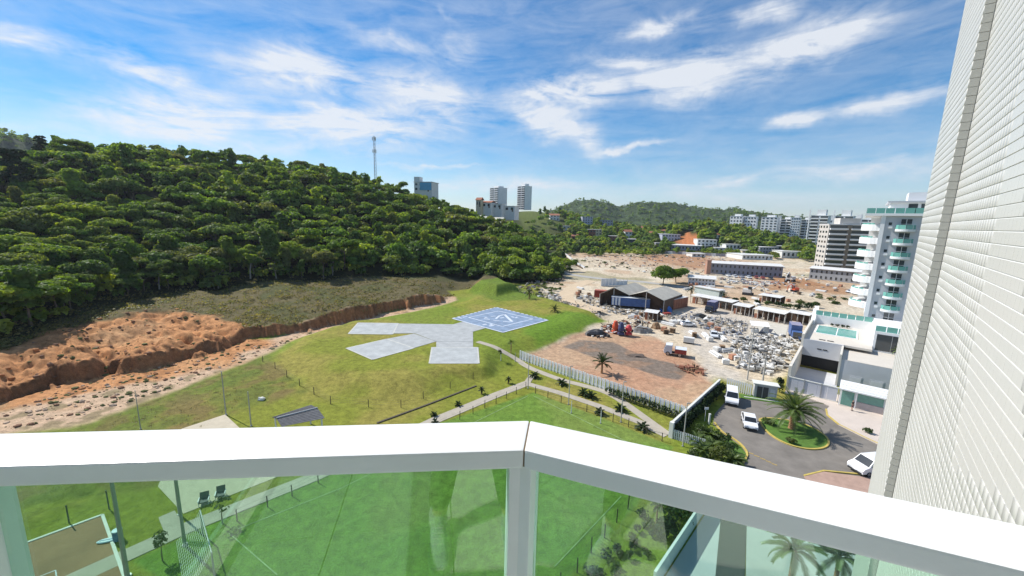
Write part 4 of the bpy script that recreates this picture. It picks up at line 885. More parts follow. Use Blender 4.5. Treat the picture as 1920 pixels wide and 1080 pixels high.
ST = [M('stone_tan', (.42, .31, .22), .95, .2, 2), M('stone_brown', (.22, .12, .07), .95, .2, 2), M('weed_clump', (.10, .11, .035), .95, .3, 4)]
scatter_stones('loose_stones', 'stones and dry weeds strewn over the sandy wash below the bank', [(0, 770), (180, 712), (423, 662), (640, 612), (560, 636), (400, 702), (230, 764), (0, 812)], 0, 700, .08, .5, ST)
scatter_stones('loose_stones', 'clods and tufts on the orange eroded slope', [(-30, 700), (110, 625), (300, 575), (440, 600), (500, 622), (310, 675), (100, 715)], 3, 650, .08, .55, [ST[1], ST[2], M('stone_orange', (.40, .18, .07), .95, .2, 2)])
# ------------------------------------------------------------------ road, roundabout
asph = M('asphalt', (.20, .18, .155), .9, .26, .35, .15, 30); walk = M('pavement', (.58, .50, .43), .85, .08, .7, .08, 10); yel = M('yellow_kerb_paint', (.52, .40, .10), .7, .25, 1.5)
E1 = Vector((ND.y, -ND.x, 0)); E2 = ND.copy(); RZ = math.atan2(E1.y, E1.x)
def uv(u, v, z=0.0): p = E1*u+E2*v; return Vector((p.x, p.y, z))
road = sheet('road', [(1361, 752), (1389, 746), (1454, 753), (1508, 742), (1556, 757), (1640, 800), (1760, 850), (1790, 980), (1700, 1300), (1500, 1300), (1400, 1000), (1385, 880), (1400, 856), (1390, 836), (1352, 811), (1337, 795), (1340, 776)], .02, asph, None, .05, 'structure')
pv_ = sheet('pavement', [(1506, 741.5), (1470, 737), (1480, 722), (1600, 745), (1720, 790), (1720, 870), (1640, 829), (1617, 818), (1573, 796), (1551, 778), (1549, 768), (1556, 761)], .14, walk, None, .2, 'structure')
sheet('brick_pavement', [(1508, 893), (1545, 884), (1700, 905), (1760, 1000), (1600, 1000)], .13, M('brick_paving', (.40, .27, .21), .9, .15, 1.2, .2, 12), None, .2, 'structure')
def kerb(px, mat=yel, w=.2, h=.16, z=0, sm=0, closed=False):
    P = [at(x, y, z) for x, y in px]
    if closed: P = P+[P[0]]
    P = resample(smooth_line(P, sm) if sm else P, .8)
    for p in P: p.z = z+h
    o = strip_mb(P, w, 0, h+.05, flat=True).build('kerb', mat); tag(o, kind='structure')
kerb([(1549, 768), (1551, 779), (1573, 797), (1617, 819), (1640, 830), (1700, 855)]); kerb([(1395, 745), (1440, 752), (1478, 756)], kerbw)
kerb([(1340, 793), (1353, 811), (1375, 823), (1392, 836), (1402, 851), (1398, 862), (1385, 880)], yel, .22, .16, 0, 1); kerb([(1508, 893), (1545, 884), (1640, 893), (1700, 905)], yel)
ISL = [(1424, 787), (1436, 784), (1480, 789), (1520, 800), (1548, 818), (1556, 832), (1545, 842), (1515, 844), (1480, 836), (1450, 821), (1430, 803)]
P = smooth_line([at(x, y) for x, y in ISL]+[at(*ISL[0])], 2)
isl = MB(); isl.prism([(p.x, p.y) for p in P[:-1]], 0, .12); o = isl.build('roundabout_island', M('island_grass', (.085, .17, .025), .95, .3, 1.2, .5, 10)); tag(o, kind='structure'); kerb(ISL, yel, .22, .17, 0, 2, True)
sheet('grass_verge', [(1387, 738), (1440, 746), (1480, 752), (1478, 757), (1440, 753), (1389, 746)], .1, MATS['island_grass'], None, .12, 'structure'); sheet('grass_verge', [(1352, 813), (1390, 838), (1400, 852), (1396, 866), (1384, 862), (1368, 838)], .1, MATS['island_grass'], None, .12, 'structure')
for x, y, r, h, lb in [(1436, 793, .8, .8, 'low dark shrub at the upper left tip of the roundabout island'), (1447, 797, .7, .7, 'low dark shrub next to the tip shrub of the roundabout island'), (1482, 830, .6, .7, 'small bright shrub at the lower edge of the roundabout island'), (1626, 812, .6, .8, 'little shrub on the pavement beside the tiled facade'), (1494, 790, .6, .9, 'shrub behind the palm trunk on the roundabout island')]: shrub(lb, at(x, y, .1), r, h, BUSH, None, 220, size=.1)
for i in range(5):
    p = at(1408+i*11, 850+i*5.2, .03); MB().box((0, 0, 0), (.55, .16, .05), -.7).build('road_stud', M('stud_yellow', (.42, .30, .10), .8, .2), None).location = p
for i, o in enumerate([o for o in COL.objects if o.name.startswith('road_stud')]): tag(o, 'small ochre rumble bar on the asphalt below the shrub bed', 'rumble bar', 'ochre rumble bars across the road')

# ------------------------------------------------------------------ vehicles
tyre = M('tyre', (.025, .025, .026), .85, .1); rim = M('rim', (.45, .45, .46), .35, .05, metal=.8); carglass = M('car_glass', (.02, .024, .028), .08, .1, spec=.8); wpaint = M('white_car_paint', (.78, .79, .80), .22, .02, spec=.6); lampm = M('headlamp', (.75, .76, .78), .1, .05, spec=.8); blackp = M('black_plastic', (.03, .03, .032), .6, .1); redl = M('red_lamp', (.45, .02, .02), .3, .05)
WH = MB(); WH.tube((0, -.1, 0), (0, .1, 0), .32, .32, 14); whm = WH.mesh('tyre'); whm.materials.append(tyre); RM = MB(); RM.tube((0, -.105, 0), (0, .105, 0), .2, .2, 12); rmm = RM.mesh('rim'); rmm.materials.append(rim)
def vehicle(name, label, cat, p, rz, L, Wd, prof, belt, glass, paint, wheels, group=None, wr=1.0):
    """prof: side outline (x,z) from front bumper over the roof to the tail; local -x is the front"""
    t = thing(name, label, cat, p, rz, group); H_ = max(z for x, z in prof)
    def wz(z): return Wd/2*(1 if z < belt else 1-.16*((z-belt)/(H_-belt+1e-6)))*(.97 if z < .4 else 1)
    n = len(prof); vs = [(x, -wz(z), z) for x, z in prof]+[(x, wz(z), z) for x, z in prof]
    mb = MB(); mb.add(vs, [tuple(range(n)), tuple(range(2*n-1, n-1, -1))]+[(i, n+i, n+(i+1) % n, (i+1) % n) for i in range(n)]); mb.build('body', paint, t, bevel=.035)
    for nm, pts in glass:      # pts: list of (x, z) outline; 'w' front/rear screens given by two points
        m = MB()
        if nm == 'side_window':
            for s in (-1, 1):
                q = [(x, s*(wz(z)+.006), z) for x, z in pts]; m = MB(); m.add(q, [tuple(range(len(q))) if s < 0 else tuple(range(len(q)-1, -1, -1))]); m.build(nm, carglass, t)
        else:
            (x0, z0), (x1, z1), off = pts; a, b = wz(z0)*.9, wz(z1)*.9; m.add([(x0+off, -a, z0+.012), (x0+off, a, z0+.012), (x1+off, b, z1+.012), (x1+off, -b, z1+.012)], [(0, 1, 2, 3)]); m.build(nm, carglass, t)
    for x in wheels:
        for s in (-1, 1):
            w = share('tyre', whm, t, (x, s*(Wd/2-.09), .32*wr), scale=(wr, 1, wr)); w.name = 'wheel'; share('rim', rmm, w)
    xf = min(x for x, z in prof); xr = max(x for x, z in prof)
    for s in (-1, 1):
        MB().box((xf+.03, s*Wd*.36, .68), (.10, .34, .16)).build('headlight', lampm, t); MB().box((xr-.03, s*Wd*.40, .8), (.10, .18, .25)).build('tail_light', redl, t); MB().box((xf+L*.27, s*(Wd/2+.08), 1.0), (.1, .16, .12)).build('wing_mirror', paint, t)
    MB().box((xf+.0, 0, .38), (.10, Wd*.84, .2)).build('bumper', blackp, t); MB().box((xf-.008, 0, .5), (.06, .42, .1)).build('number_plate', lampm, t); return t
CAR = [(-1.95, .35), (-1.97, .62), (-1.85, .80), (-1.0, .95), (-.35, 1.42), (.9, 1.47), (1.75, 1.12), (1.93, .98), (1.95, .4)]
VAN = [(-2.2, .35), (-2.22, .75), (-2.05, .95), (-1.45, 1.15), (-.75, 1.92), (2.0, 1.98), (2.15, 1.2), (2.18, .4)]
hatch = vehicle('parked_car', 'small white hatchback driving past the roundabout island', 'car', at(1404, 797, .03), R_(66), 3.9, 1.68, CAR, .92, [('windscreen', ((-.98, .97), (-.40, 1.39), -.012)), ('rear_window', ((1.72, 1.14), (.98, 1.45), .012)), ('side_window', [(-.82, .99), (-.36, 1.36), (.2, 1.40), (.2, .99)]), ('side_window', [(.27, .99), (.27, 1.40), (.88, 1.41), (1.45, 1.1), (1.45, .99)])], wpaint, (-1.2, 1.2))
vehicle('parked_van', 'white van parked beside the boundary hedge', 'van', at(1371, 752, .03), R_(62), 4.4, 1.85, VAN, 1.1, [('windscreen', ((-1.43, 1.17), (-.82, 1.86), -.012)), ('rear_window', ((2.14, 1.25), (2.03, 1.85), .014)), ('side_window', [(-1.2, 1.18), (-.68, 1.74), (-.1, 1.76), (-.1, 1.18)]), ('side_window', [(.0, 1.18), (.0, 1.76), (1.9, 1.80), (1.95, 1.22)])], wpaint, (-1.35, 1.3))
vehicle('delivery_truck', 'white truck half hidden behind the tiled facade', 'truck', at(1632, 884, .03), R_(8), 4.6, 1.9, VAN, 1.1, [('windscreen', ((-1.43, 1.17), (-.82, 1.86), -.012)), ('side_window', [(-1.2, 1.18), (-.68, 1.74), (-.1, 1.76), (-.1, 1.18)])], wpaint, (-1.35, 1.3))
# signs, totem, bins by the road
t = thing('sign_post', 'small white sign on a post in front of the hedge', 'sign', at(1321, 790)); MB().tube((0, 0, 0), (0, 0, 1.9), .035, .035, 6).build('pole', whitewood, t); MB().box((.1, 0, 2.0), (.55, .05, .35)).build('sign_board', whitewood, t)
t = thing('marker_post', 'white square marker post right of the small hedge sign', 'post', at(1329, 795)); MB().box((0, 0, .75), (.2, .2, 1.5)).build('shaft', whitewood, t); MB().box((0, 0, 1.53), (.26, .26, .06)).build('cap', kerbw, t)
t = thing('utility_cabinet', 'grey masonry meter cabinet with dark doors and flat white roof', 'cabinet', at(1432, 745, 0), R_(-22)); MB().box((0, 0, 1.2), (3.2, 1.3, 2.4)).build('housing', M('cabinet_grey', (.46, .46, .45), .85, .15, 1), t); MB().box((0, 0, 2.46), (3.7, 1.8, .12)).build('roof', kerbw, t)
for x in (-.85, .0): MB().box((x, -.66, 1.05), (.75, .04, 1.9)).build('door', M('cabinet_door', (.06, .06, .065), .5, .2), t)
MB().box((1.0, -.66, 1.2), (.7, .04, 1.2)).build('panel', M('pale_panel', (.55, .57, .58), .6, .1), t)
t = thing('shrub_screen', 'dark climbing shrub beside the meter cabinet', 'shrub', at(1461, 735)); me = quads_mesh('foliage', leaf_cloud([(0, 0, .8, .6, .6, .8), (.3, .3, 1.6, .5, .5, .7), (-.2, .1, 2.2, .4, .4, .5)], 420, .12)); me.materials.append(DARKB); share('foliage', me, t); MB().tube((0, 0, 0), (.1, .1, 2), .06, .03, 5).build('stem', BARK, t)
def util_pole(label, base, topx, topy, r=.13, arm=True):
    b = at(*base); h = aty(base[0], topy, b.y).z; t = thing('utility_pole', label, 'pole', b); MB().tube((0, 0, -.2), (0, 0, h), r, r*.7, 8).build('shaft', polew, t)
    if arm: MB().box((0, 0, h-.35), (1.5, .1, .1)).build('cross_arm', woodp, t)
    for k in (-.6, 0, .6): MB().tube((k, 0, h-.3), (k, 0, h-.1), .05, .04, 6).build('insulator', kerbw, t)
util_pole('utility pole in front of the rubble heap, left of two', (1401, 712), 1408, 612); util_pole('utility pole with transformer in front of the rubble heap, right of two', (1430, 715), 1438, 668, .16)

# ------------------------------------------------------------------ gatehouse and boundary of the tower
LAV = M('lilac_panel', (.52, .53, .57), .6, .08, .6); tealg = M('teal_glass', (.12, .30, .25), .12, .15, 2, spec=.7); wwall = M('tower_white', (.80, .80, .79), .7, .05, .4); creamw = M('cream_wall', (.66, .62, .54), .8, .06, .5); greyw = M('grey_and_shade_wall', (.50, .51, .53), .8, .06, .4); dark = M('dark_void', (.02, .021, .024), .5, .2); wing = M('window_glass', (.035, .045, .05), .08, .25, .8, spec=.8)
def lbox(mb, u0, u1, v0, v1, z0, z1, o): return mb.box(((u0+u1)/2-o[0], (v0+v1)/2-o[1], (z0+z1)/2), (u1-u0, v1-v0, z1-z0))
O = (-6.6, 80.0)
gf = thing('boundary_fence', 'pale panel fence in front of the tower garage', 'fence', uv(*O), RZ)
for i in range(5): lbox(MB(), -6.6+i*1.32, -6.6+i*1.32+1.29, 79.95, 80.03, .25, 2.5, O).build('panel', LAV, gf)
lbox(MB(), -6.7, .1, 79.9, 80.1, 2.5, 2.62, O).build('top_rail', kerbw, gf); lbox(MB(), -6.7, .1, 79.85, 80.15, 0, .25, O).build('base_wall', creamw, gf)
for i in range(4): lbox(MB(), -6.75+i*2.28, -6.65+i*2.28, 79.86, 79.94, .2, 2.7, O).build('post', polem, gf)
O = (.2, 79.0); gh_ = thing('gatehouse', 'low gatehouse with green glass doors beside the pavement', 'gatehouse', uv(*O), RZ)
lbox(MB(), .3, 9, 79.6, 83.5, 0, 2.75, O).build('wall', wwall, gh_); lbox(MB(), .1, 9.2, 78.9, 83.7, 2.76, 2.95, O).build('roof', wwall, gh_)
lbox(MB(), .5, 2.0, 79.5, 79.58, .15, 2.5, O).build('door', tealg, gh_); lbox(MB(), 2.4, 5.4, 79.5, 79.58, 1.25, 2.5, O).build('window', tealg, gh_); lbox(MB(), 2.3, 5.5, 79.45, 79.59, 0, 1.2, O).build('dado', M('pink_stone', (.48, .42, .40), .8, .1), gh_); lbox(MB(), 5.7, 7.6, 79.5, 79.58, 1.2, 2.5, O).build('window', M('brownish_glass', (.16, .15, .13), .3, .2), gh_)
for u in (.25, 2.2, 5.55, 7.7): lbox(MB(), u, u+.12, 78.98, 79.12, .1, 2.75, O).build('column', wwall, gh_)
for k in range(3): lbox(MB(), 5.75+k*.65, 5.75+k*.65+.5, 78.9, 79.35, .14, .95, O).build('mail_box', wwall, gh_)
for k in range(3): lbox(MB(), .3, 9.0, 79.2+k*.05, 79.24+k*.05, 3.15+.35*k, 3.2+.35*k, O).build('parapet_rail', kerbw, gh_)

# ------------------------------------------------------------------ tower on its podium
O = (2.4, 100.0); tw = thing('residential_tower', 'white residential tower with curved balconies on a podium with pool', 'building', uv(*O), RZ)
def tp(nm, mat, *a, par=None, bevel=0): return lbox(MB(), *a, O).build(nm, mat, par or tw, bevel=bevel)
tp('podium_wall', creamw, -6.9, -6.5, 80.2, 118, 0, 4.4); tp('podium_wall', creamw, -6.9, -6.5, 96, 120, 4.4, 6.9)
tp('garage_deck', greyw, -6.49, -.3, 80.2, 96, .02, .08)
tp('podium_block', greyw, -.3, 14, 89, 96.3, 0, 5.0); tp('terrace', M('terrace_tile', (.62, .57, .49), .8, .05, .6), -.28, 14, 89.02, 99.5, 5.01, 5.08); tp('block_side', creamw, -.6, -.3, 88.9, 96.5, 0, 5.9)  # block front greyed to paint its shade, terrace and side stay cream
tp('garage_lintel', greyw, -6.49, -.31, 96, 96.35, 2.7, 6.0); tp('garage_shade_panel', dark, -6.49, -.31, 97.5, 98, 0, 2.7); tp('garage_shade_panel', dark, -6.49, -.31, 96.36, 97.49, 2.6, 2.69)  # near-black panels paint the shade inside the garage opening
tp('pool_deck', MATS['terrace_tile'], -6.48, 3.7, 96.36, 114, 5.6, 6.0)
for u in (-4.2, -3.3): tp('wall_vent', dark, u, u+.7, 95.94, 96.0, 4.3, 4.5)
for u in (-4.2, -2.9): tp('roof_vent', blackp, u, u+1.0, 97.2, 97.5, 6.0, 6.12)
for u in (1.2, 4.0): a = tp('door', M('pale_door', (.60, .61, .63), .6, .05), u, u+1.5, 88.93, 89.0, .1, 2.3); tp('door_frame', greyw, u-.15, u+1.65, 88.96, 89.0, .1, 2.5, par=tw)
tp('pool_rim', wwall, -5.5, 1.6, 103.2, 111.8, 5.9, 6.1)
water = M('pool_water', (.10, .34, .28), .06, .25, .5, .15, 3, spec=.7); tp('pool_water', water, -5.2, 1.3, 103.5, 111.5, 6.0, 6.115)
for v in (107.4,): tp('pool_divider', wwall, -1.9, -1.75, 103.5, 111.5, 6.05, 6.13)
tp('lounge_block', wwall, 3.7, 14, 99.5, 114, 5.0, 9.0); tp('lounge_window', wing, 4.1, 13.5, 99.44, 99.5, 5.4, 8.5)
for u in (6.2, 8.6): tp('window_mullion', polem, u, u+.08, 99.40, 99.45, 5.4, 8.5)
tp('upper_deck', wwall, -6.48, 14, 114, 118, 5.0, 8.0)
def rail_run(u0, u1, v0, v1, z, h=1.05, n=None):
    """glazed balustrade in separate panes"""
    L2 = math.hypot(u1-u0, v1-v0); n = n or max(1, int(L2/1.4))
    for i in range(n):
        a, b = (i+.04)/n, (i+.96)/n; p0 = (u0+(u1-u0)*a-O[0], v0+(v1-v0)*a-O[1]); p1 = (u0+(u1-u0)*b-O[0], v0+(v1-v0)*b-O[1]); m = MB(); rz_ = math.atan2(p1[1]-p0[1], p1[0]-p0[0])
        m.box(((p0[0]+p1[0])/2, (p0[1]+p1[1])/2, z+h/2), (math.hypot(p1[0]-p0[0], p1[1]-p0[1]), .03, h), rz_); m.build('glass_pane', BALG, tw)
BALG = M('balcony_glass', (.16, .42, .36), .1, .12, 1, spec=.7)
rail_run(-6.3, 3.6, 114.1, 114.1, 8.0); rail_run(3.7, 13, 99.7, 99.7, 9.0)
# gabled parapet pieces on the left
for v in (112.5, 116.5):
    m = MB(); m.slab([(-6.9-O[0], v-O[1], 6.9), (-6.1-O[0], v-O[1], 6.9), (-6.1-O[0], v+3-O[1], 9.2), (-6.9-O[0], v+3-O[1], 9.2)], 1.4); m.build('sloped_parapet', wwall, tw)
# shaft
TU, TV_, ZB, FH = 2.4, 116.0, 8.0, 2.85
tp('tower_wall', greyw, TU, 16, TV_, 136, ZB, ZB+8*FH); tp('tower_wall', wwall, TU-.25, TU+.02, TV_+.5, 136, ZB, ZB+8*FH); tp('corner_pilaster', wwall, TU-.35, TU+.35, TV_-.25, TV_+.45, ZB, ZB+8*FH+.3)  # front wall colour carries its shade, left face kept white
def arc_slab(cu, cv, a0, a1, r, z0, z1, sx=1.0, n=14):
    pts = [(cu-O[0]+r*sx*math.cos(a0+(a1-a0)*i/n), cv-O[1]+r*math.sin(a0+(a1-a0)*i/n)) for i in range(n+1)]; m = MB(); m.prism(pts, z0, z1); return m
for k in range(8):
    z = ZB+FH*k
    if k > 0:
        b = arc_slab(TU-.2, TV_+4.1, math.pi/2, 3*math.pi/2, 3.7, z-.35, z+1.0, .85).build('balcony', wwall, tw)
        m = MB(); n = 10
        for i in range(n):
            a0, a1 = math.pi/2+math.pi*(i+.05)/n, math.pi/2+math.pi*(i+.95)/n
            if not .25 < (i+.5)/n < .95: continue
            q = [(TU-.2-O[0]+3.6*.85*math.cos(a), TV_+4.1-O[1]+3.6*math.sin(a)) for a in (a0, a1)]; m = MB(); m.add([(*q[0], z+1.01), (*q[1], z+1.01), (*q[1], z+1.3), (*q[0], z+1.3)], [(0, 1, 2, 3)]); m.build('glass_pane', BALG, b)
        tp('balcony_door', wing, TU-.28, TU-.26, TV_+2, TV_+6.5, z+.1, z+2.3); tp('balcony_fin', wwall, TU-1.9, TU-.26, TV_+7.4, TV_+7.6, z+1.0, z+FH-.35)
    c = TU+3.6
    w = tp('window', wing, c-.8, c+.8, TV_-.04, TV_, z+.25, z+2.2)
    for du in (0, ): tp('frame', wwall, c-.04, c+.04, TV_-.07, TV_-.041, z+.25, z+2.2, par=w)
    tp('frame', wwall, c-.8, c+.8, TV_-.07, TV_-.041, z+1.15, z+1.22, par=w)
    if k > 0:
        b = arc_slab(c, TV_-.05, math.pi, 2*math.pi, 1.25, z-.35, z+.12, 1.25).build('balconette', wwall, tw)
        for i in range(4):
            a0, a1 = math.pi+math.pi*(i+.04)/4, math.pi+math.pi*(i+.96)/4; q = [(c-O[0]+1.2*1.25*math.cos(a), TV_-.05-O[1]+1.2*math.sin(a)) for a in (a0, a1)]; m = MB(); m.add([(*q[0], z+.13), (*q[1], z+.13), (*q[1], z+1.0), (*q[0], z+1.0)], [(0, 1, 2, 3)]); m.build('glass_pane', BALG, b)
    tp('small_window', wing, TU+.95, TU+1.45, TV_-.04, TV_, z+.9, z+1.5)
    if k > 0: tp('air_conditioner', wwall, TU+1.0, TU+1.6, TV_-.35, TV_-.05, z+.25, z+.65)
ZT = ZB+8*FH
tp('roof_slab', wwall, TU-3, 16, TV_-.6, 136, ZT, ZT+.5); rail_run(TU-2.9, TU+9, TV_-.5, TV_-.5, ZT+.5, 1.1); rail_run(TU-2.9, TU-2.9, TV_-.5, TV_+9, ZT+.5, 1.1)
tp('penthouse', wwall, TU+.8, 16, TV_+3.5, 134, ZT+.5, ZT+2.9); tp('penthouse_roof', greyw, TU+.3, 16.2, TV_+2.4, 135, ZT+2.9, ZT+3.2); tp('penthouse_window', wing, TU+3.6, TU+5.0, TV_+3.44, TV_+3.5, ZT+.6, ZT+2.6); tp('penthouse_window', wing, TU+5.5, TU+7.4, TV_+3.44, TV_+3.5, ZT+.6, ZT+2.6); tp('stair_head', wwall, TU+3.5, 15, TV_+7, 130, ZT+3.2, ZT+5.2); tp('chimney', wwall, TU+6.5, TU+8, TV_+8, TV_+10, ZT+5.2, ZT+8.5)
for i in range(4): shrub('trimmed planting beside the pool terrace of the tower', uv(-3+i*.9, 113.2, 6.0), .45, .7, DARKB, 'planting on the pool terrace', 70, size=.1)
for u, v in ((7.2, 99.0), (8.4, 98.8)): palm('terrace_palm', 'small palm in front of the dark lounge window of the tower terrace', uv(u, v, 5.1), 1.0, .1, 12, 1.1, PALM, 'palm', 'terrace palms', joined=True, nl=16, lw=.25)
# seen through the right glass: thin white wall, ramp with painted building shade, paved court
wpa, wpb = at(1330, 942, 0), at(1225, 1105, 0); dd = wpb-wpa; o = MB().box(((wpa.x+wpb.x)/2, (wpa.y+wpb.y)/2, .8), (dd.length, .2, 1.6), math.atan2(dd.y, dd.x)).build('garden_wall', wwall); tag(o, 'thin white garden wall seen slanting through the right glass', 'wall')
sheet('driveway', [(1335, 945), (1400, 980), (1380, 1200), (1200, 1200), (1232, 1105)], .06, greyw, None, .08, 'structure'); sheet('driveway_shade', [(1352, 965), (1400, 985), (1390, 1200), (1330, 1200)], .09, M('building_shade', (.05, .058, .06), .9, .15), None, .05, 'structure'); sheet('paved_court', [(1400, 985), (1440, 990), (1700, 1060), (1800, 1300), (1395, 1300)], .07, M('court_paving', (.45, .45, .44), .85, .08, .5), None, .08, 'structure')  # dark sheet paints the building's shade beside the grey ramp
# ------------------------------------------------------------------ building yard
corr = M('fibre_cement_roof', (.50, .47, .40), .9, .16, .35, .2, 6); brick = M('raw_brick', (.30, .13, .08), .95, .22, .8, .3, 9); brownv = M('dark_brown_boards', (.10, .065, .045), .95, .3, .8); bluec = M('blue_container', (.06, .12, .30), .5, .22, .8); whitec = M('white_container', (.62, .65, .68), .6, .12, .8); redc = M('red_container', (.30, .05, .035), .6, .2, .8); steelw = M('shed_roof_white', (.66, .65, .62), .6, .12, .4); navy = M('navy_tarp', (.05, .06, .14), .7, .25, .8); orange = M('orange_machine', (.62, .10, .04), .5, .2, 1); graygr = M('gravel_grey', (.24, .24, .23), .95, .2, 2, .5, 8)  # brownv is a dark brown for boards and timber
def ridges(mb, a, b, n, w, h, nrm):
    for i in range(n): p = a.lerp(b, (i+.5)/n)
# hangar with two pitched roofs
RZ1, RZ0 = 6.6, 4.3
r1f, r1b = at(1151, 539, RZ1), at(1196, 529.5, RZ1); v1f = at(1179, 553, RZ0); r2f, r2b = at(1212, 546.5, RZ1), at(1249, 536, RZ1); e2f = at(1244.7, 563.7, RZ0); dirr = (r2b-r2f).normalized(); Lr = (r2b-r2f).length; r1b = r1f+dirr*Lr; v1b = v1f+dirr*Lr; e2b = e2f+dirr*Lr; l1f = r1f+(r1f-v1f)*.9; l1f.z = RZ0; l1b = l1f+dirr*Lr
hg = thing('workshop_hangar', 'open workshop hangar with two pitched grey-brown sheet roofs', 'building', (v1f.x, v1f.y, 0))
for q, nm in (((l1f, l1b, r1b, r1f), 0), ((r1f, r1b, v1b, v1f), 1), ((v1f, v1b, r2b, r2f), 2), ((r2f, r2b, e2b, e2f), 3)):
    a, b, c, d_ = q; n = 12
    for i in range(n):
        f0, f1_ = i/n, (i+.985)/n; MB().slab([a.lerp(b, f0), a.lerp(b, f1_), d_.lerp(c, f1_)+Vector((0, 0, .0)), d_.lerp(c, f0)+Vector((0, 0, .04))], .07).build('roof_sheet', corr, hg, True)
def wallq(a, b, z0, z1, mat, nm, par, th=.15):
    a = Vector((a.x, a.y, 0)); b = Vector((b.x, b.y, 0)); d_ = b-a; m = MB(); m.box(((a.x+b.x)/2, (a.y+b.y)/2, (z0+z1)/2), (d_.length, th, z1-z0), math.atan2(d_.y, d_.x)); return m.build(nm, mat, par, True)
for f, (a, b) in enumerate(((l1f, v1f), (v1f, e2f))):
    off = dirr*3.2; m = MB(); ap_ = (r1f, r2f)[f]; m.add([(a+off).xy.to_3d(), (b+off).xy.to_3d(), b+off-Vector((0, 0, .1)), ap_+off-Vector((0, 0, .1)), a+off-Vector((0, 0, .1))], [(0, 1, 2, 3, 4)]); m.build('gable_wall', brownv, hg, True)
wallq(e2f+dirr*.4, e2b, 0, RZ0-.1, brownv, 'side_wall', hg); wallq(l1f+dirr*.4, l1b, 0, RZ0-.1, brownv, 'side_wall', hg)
for p in (l1f, v1f, e2f, r1f, r2f): q = p+dirr*.3; MB().tube((q.x, q.y, 0), (q.x, q.y, p.z-.12), .12, .12, 6).build('post', polew, hg, True)
def container(label, a, b, h, w, z, mat, name='container', ribs=14, mats=None, legs=False, roofm=None, group=None):
    """a, b: the near bottom edge (pixel, pixel)"""
    A_, B_ = at(*a, z), at(*b, z); d_ = B_-A_; L2 = d_.length; rz = math.atan2(d_.y, d_.x); n_ = Vector((-d_.y, d_.x, 0)).normalized()
    if n_.y < 0: n_ = -n_
    t = thing(name, label, 'container', (A_.x, A_.y, 0), rz, group); sg = 1 if (Vector((math.cos(rz+1.5708), math.sin(rz+1.5708), 0)).dot(n_) > 0) else -1
    MB().box((L2/2, sg*w/2, z+h/2), (L2, w, h)).build('shell', mat, t)
    MB().box((L2/2, sg*w/2, z+h+.04), (L2+.06, w+.06, .08)).build('roof', roofm or mat, t)
    for i in range(ribs):
        mm_ = mats[i*len(mats)//ribs] if mats else mat; MB().box(((i+.5)*L2/ribs, -sg*.035, z+h/2), (L2/ribs*.62, .07, h*.94)).build('side_panel', mm_, t)
    for i in range(3): MB().box((-.035, sg*w*(i+.5)/3, z+h/2), (.07, w*.26, h*.92)).build('end_panel', mat, t)
    if legs:
        for x in (.5, L2-.5): MB().box((x, sg*w/2, z/2), (.3, w*.9, z)).build('support', blackp, t)
    return t
container('long blue trailer with pale panels at its left end, in front of the hangar', (1146, 571.5), (1218, 577), 2.7, 2.6, .9, bluec, 'trailer', 12, [whitec, whitec, whitec, bluec, MATS['blue_container'], bluec, bluec, bluec, bluec, bluec, bluec, bluec], True, whitec)
container('dark red container at the left end of the hangar', (1114, 557), (1148, 560), 2.6, 2.5, .1, redc, ribs=8, roofm=M('red_roof', (.42, .13, .09), .7, .15))
t = container('raw brick store room with flat white roof beside the hangar', (1262, 581), (1289, 575), 3.4, 4, 0, brick, 'brick_store', 6, roofm=steelw)
hb = thing('hoarding', 'white hoarding panels behind the red container', 'hoarding', at(1127, 537))
for i in range(7): a = at(1127+i*7, 537-i*.35); b = at(1133.6+i*7, 537-(i+1)*.35); wallq(a, b, .1, 3.4 if i < 4 else 2.0, [whitec, M('pale_blue_sheet', (.50, .57, .64), .6, .1)][i > 3], 'panel', hb, .08)
for i in range(8): p = at(1127+i*7, 537-i*.35); MB().tube((p.x, p.y+.15, 0), (p.x, p.y+.15, 3), .06, .06, 5).build('post', polem, hb, True)
# long open sheds with white roofs
def shed(label, a, b, dep, zf, zb, nb, n=9, back=brownv):
    A_, B_ = at(*a), at(*b); d_ = (B_-A_); L2 = d_.length; d_.normalize(); n_ = Vector((-d_.y, d_.x, 0)); n_ = n_ if n_.y > 0 else -n_; t = thing('storage_shed', label, 'shed', A_)
    for i in range(n):
        p = A_+d_*(L2*i/n); q = A_+d_*(L2*(i+.97)/n); MB().slab([p-n_*.4+Vector((0, 0, zf)), q-n_*.4+Vector((0, 0, zf)), q+n_*dep+Vector((0, 0, zb)), p+n_*dep+Vector((0, 0, zb))], .08).build('roof_sheet', steelw, t, True)
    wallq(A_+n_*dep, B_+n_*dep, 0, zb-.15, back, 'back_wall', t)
    for i in range(nb+1): p = A_+d_*(L2*i/nb); MB().box((p.x, p.y, zf/2-.1), (.16, .16, zf-.2)).build('post', polew, t, True)
    for i in range(nb):
        if i % 2 == 0: p = A_+d_*(L2*(i+.12)/nb)+n_*1.2; q = A_+d_*(L2*(i+.85)/nb)+n_*1.2; wallq(p, q, 0, 1.2+random.random(), [brick, greyw, brownv, whitec][i % 4], 'stored_pallet', t, .8)
    return t
shed('long low shed with thin white roof right of the brick store', (1294, 568), (1372, 584), 4, 3.0, 3.3, 7, back=M('stained_wall', (.38, .34, .30), .9, .3, .7)); shed('dark open shed with white roof behind the white tent', (1410, 596), (1470, 608), 4, 3.0, 3.4, 6); shed('pale roofed shed beside the tower boundary, upper right of the yard', (1472, 604), (1516, 612), 4, 3.2, 3.4, 4, 5)
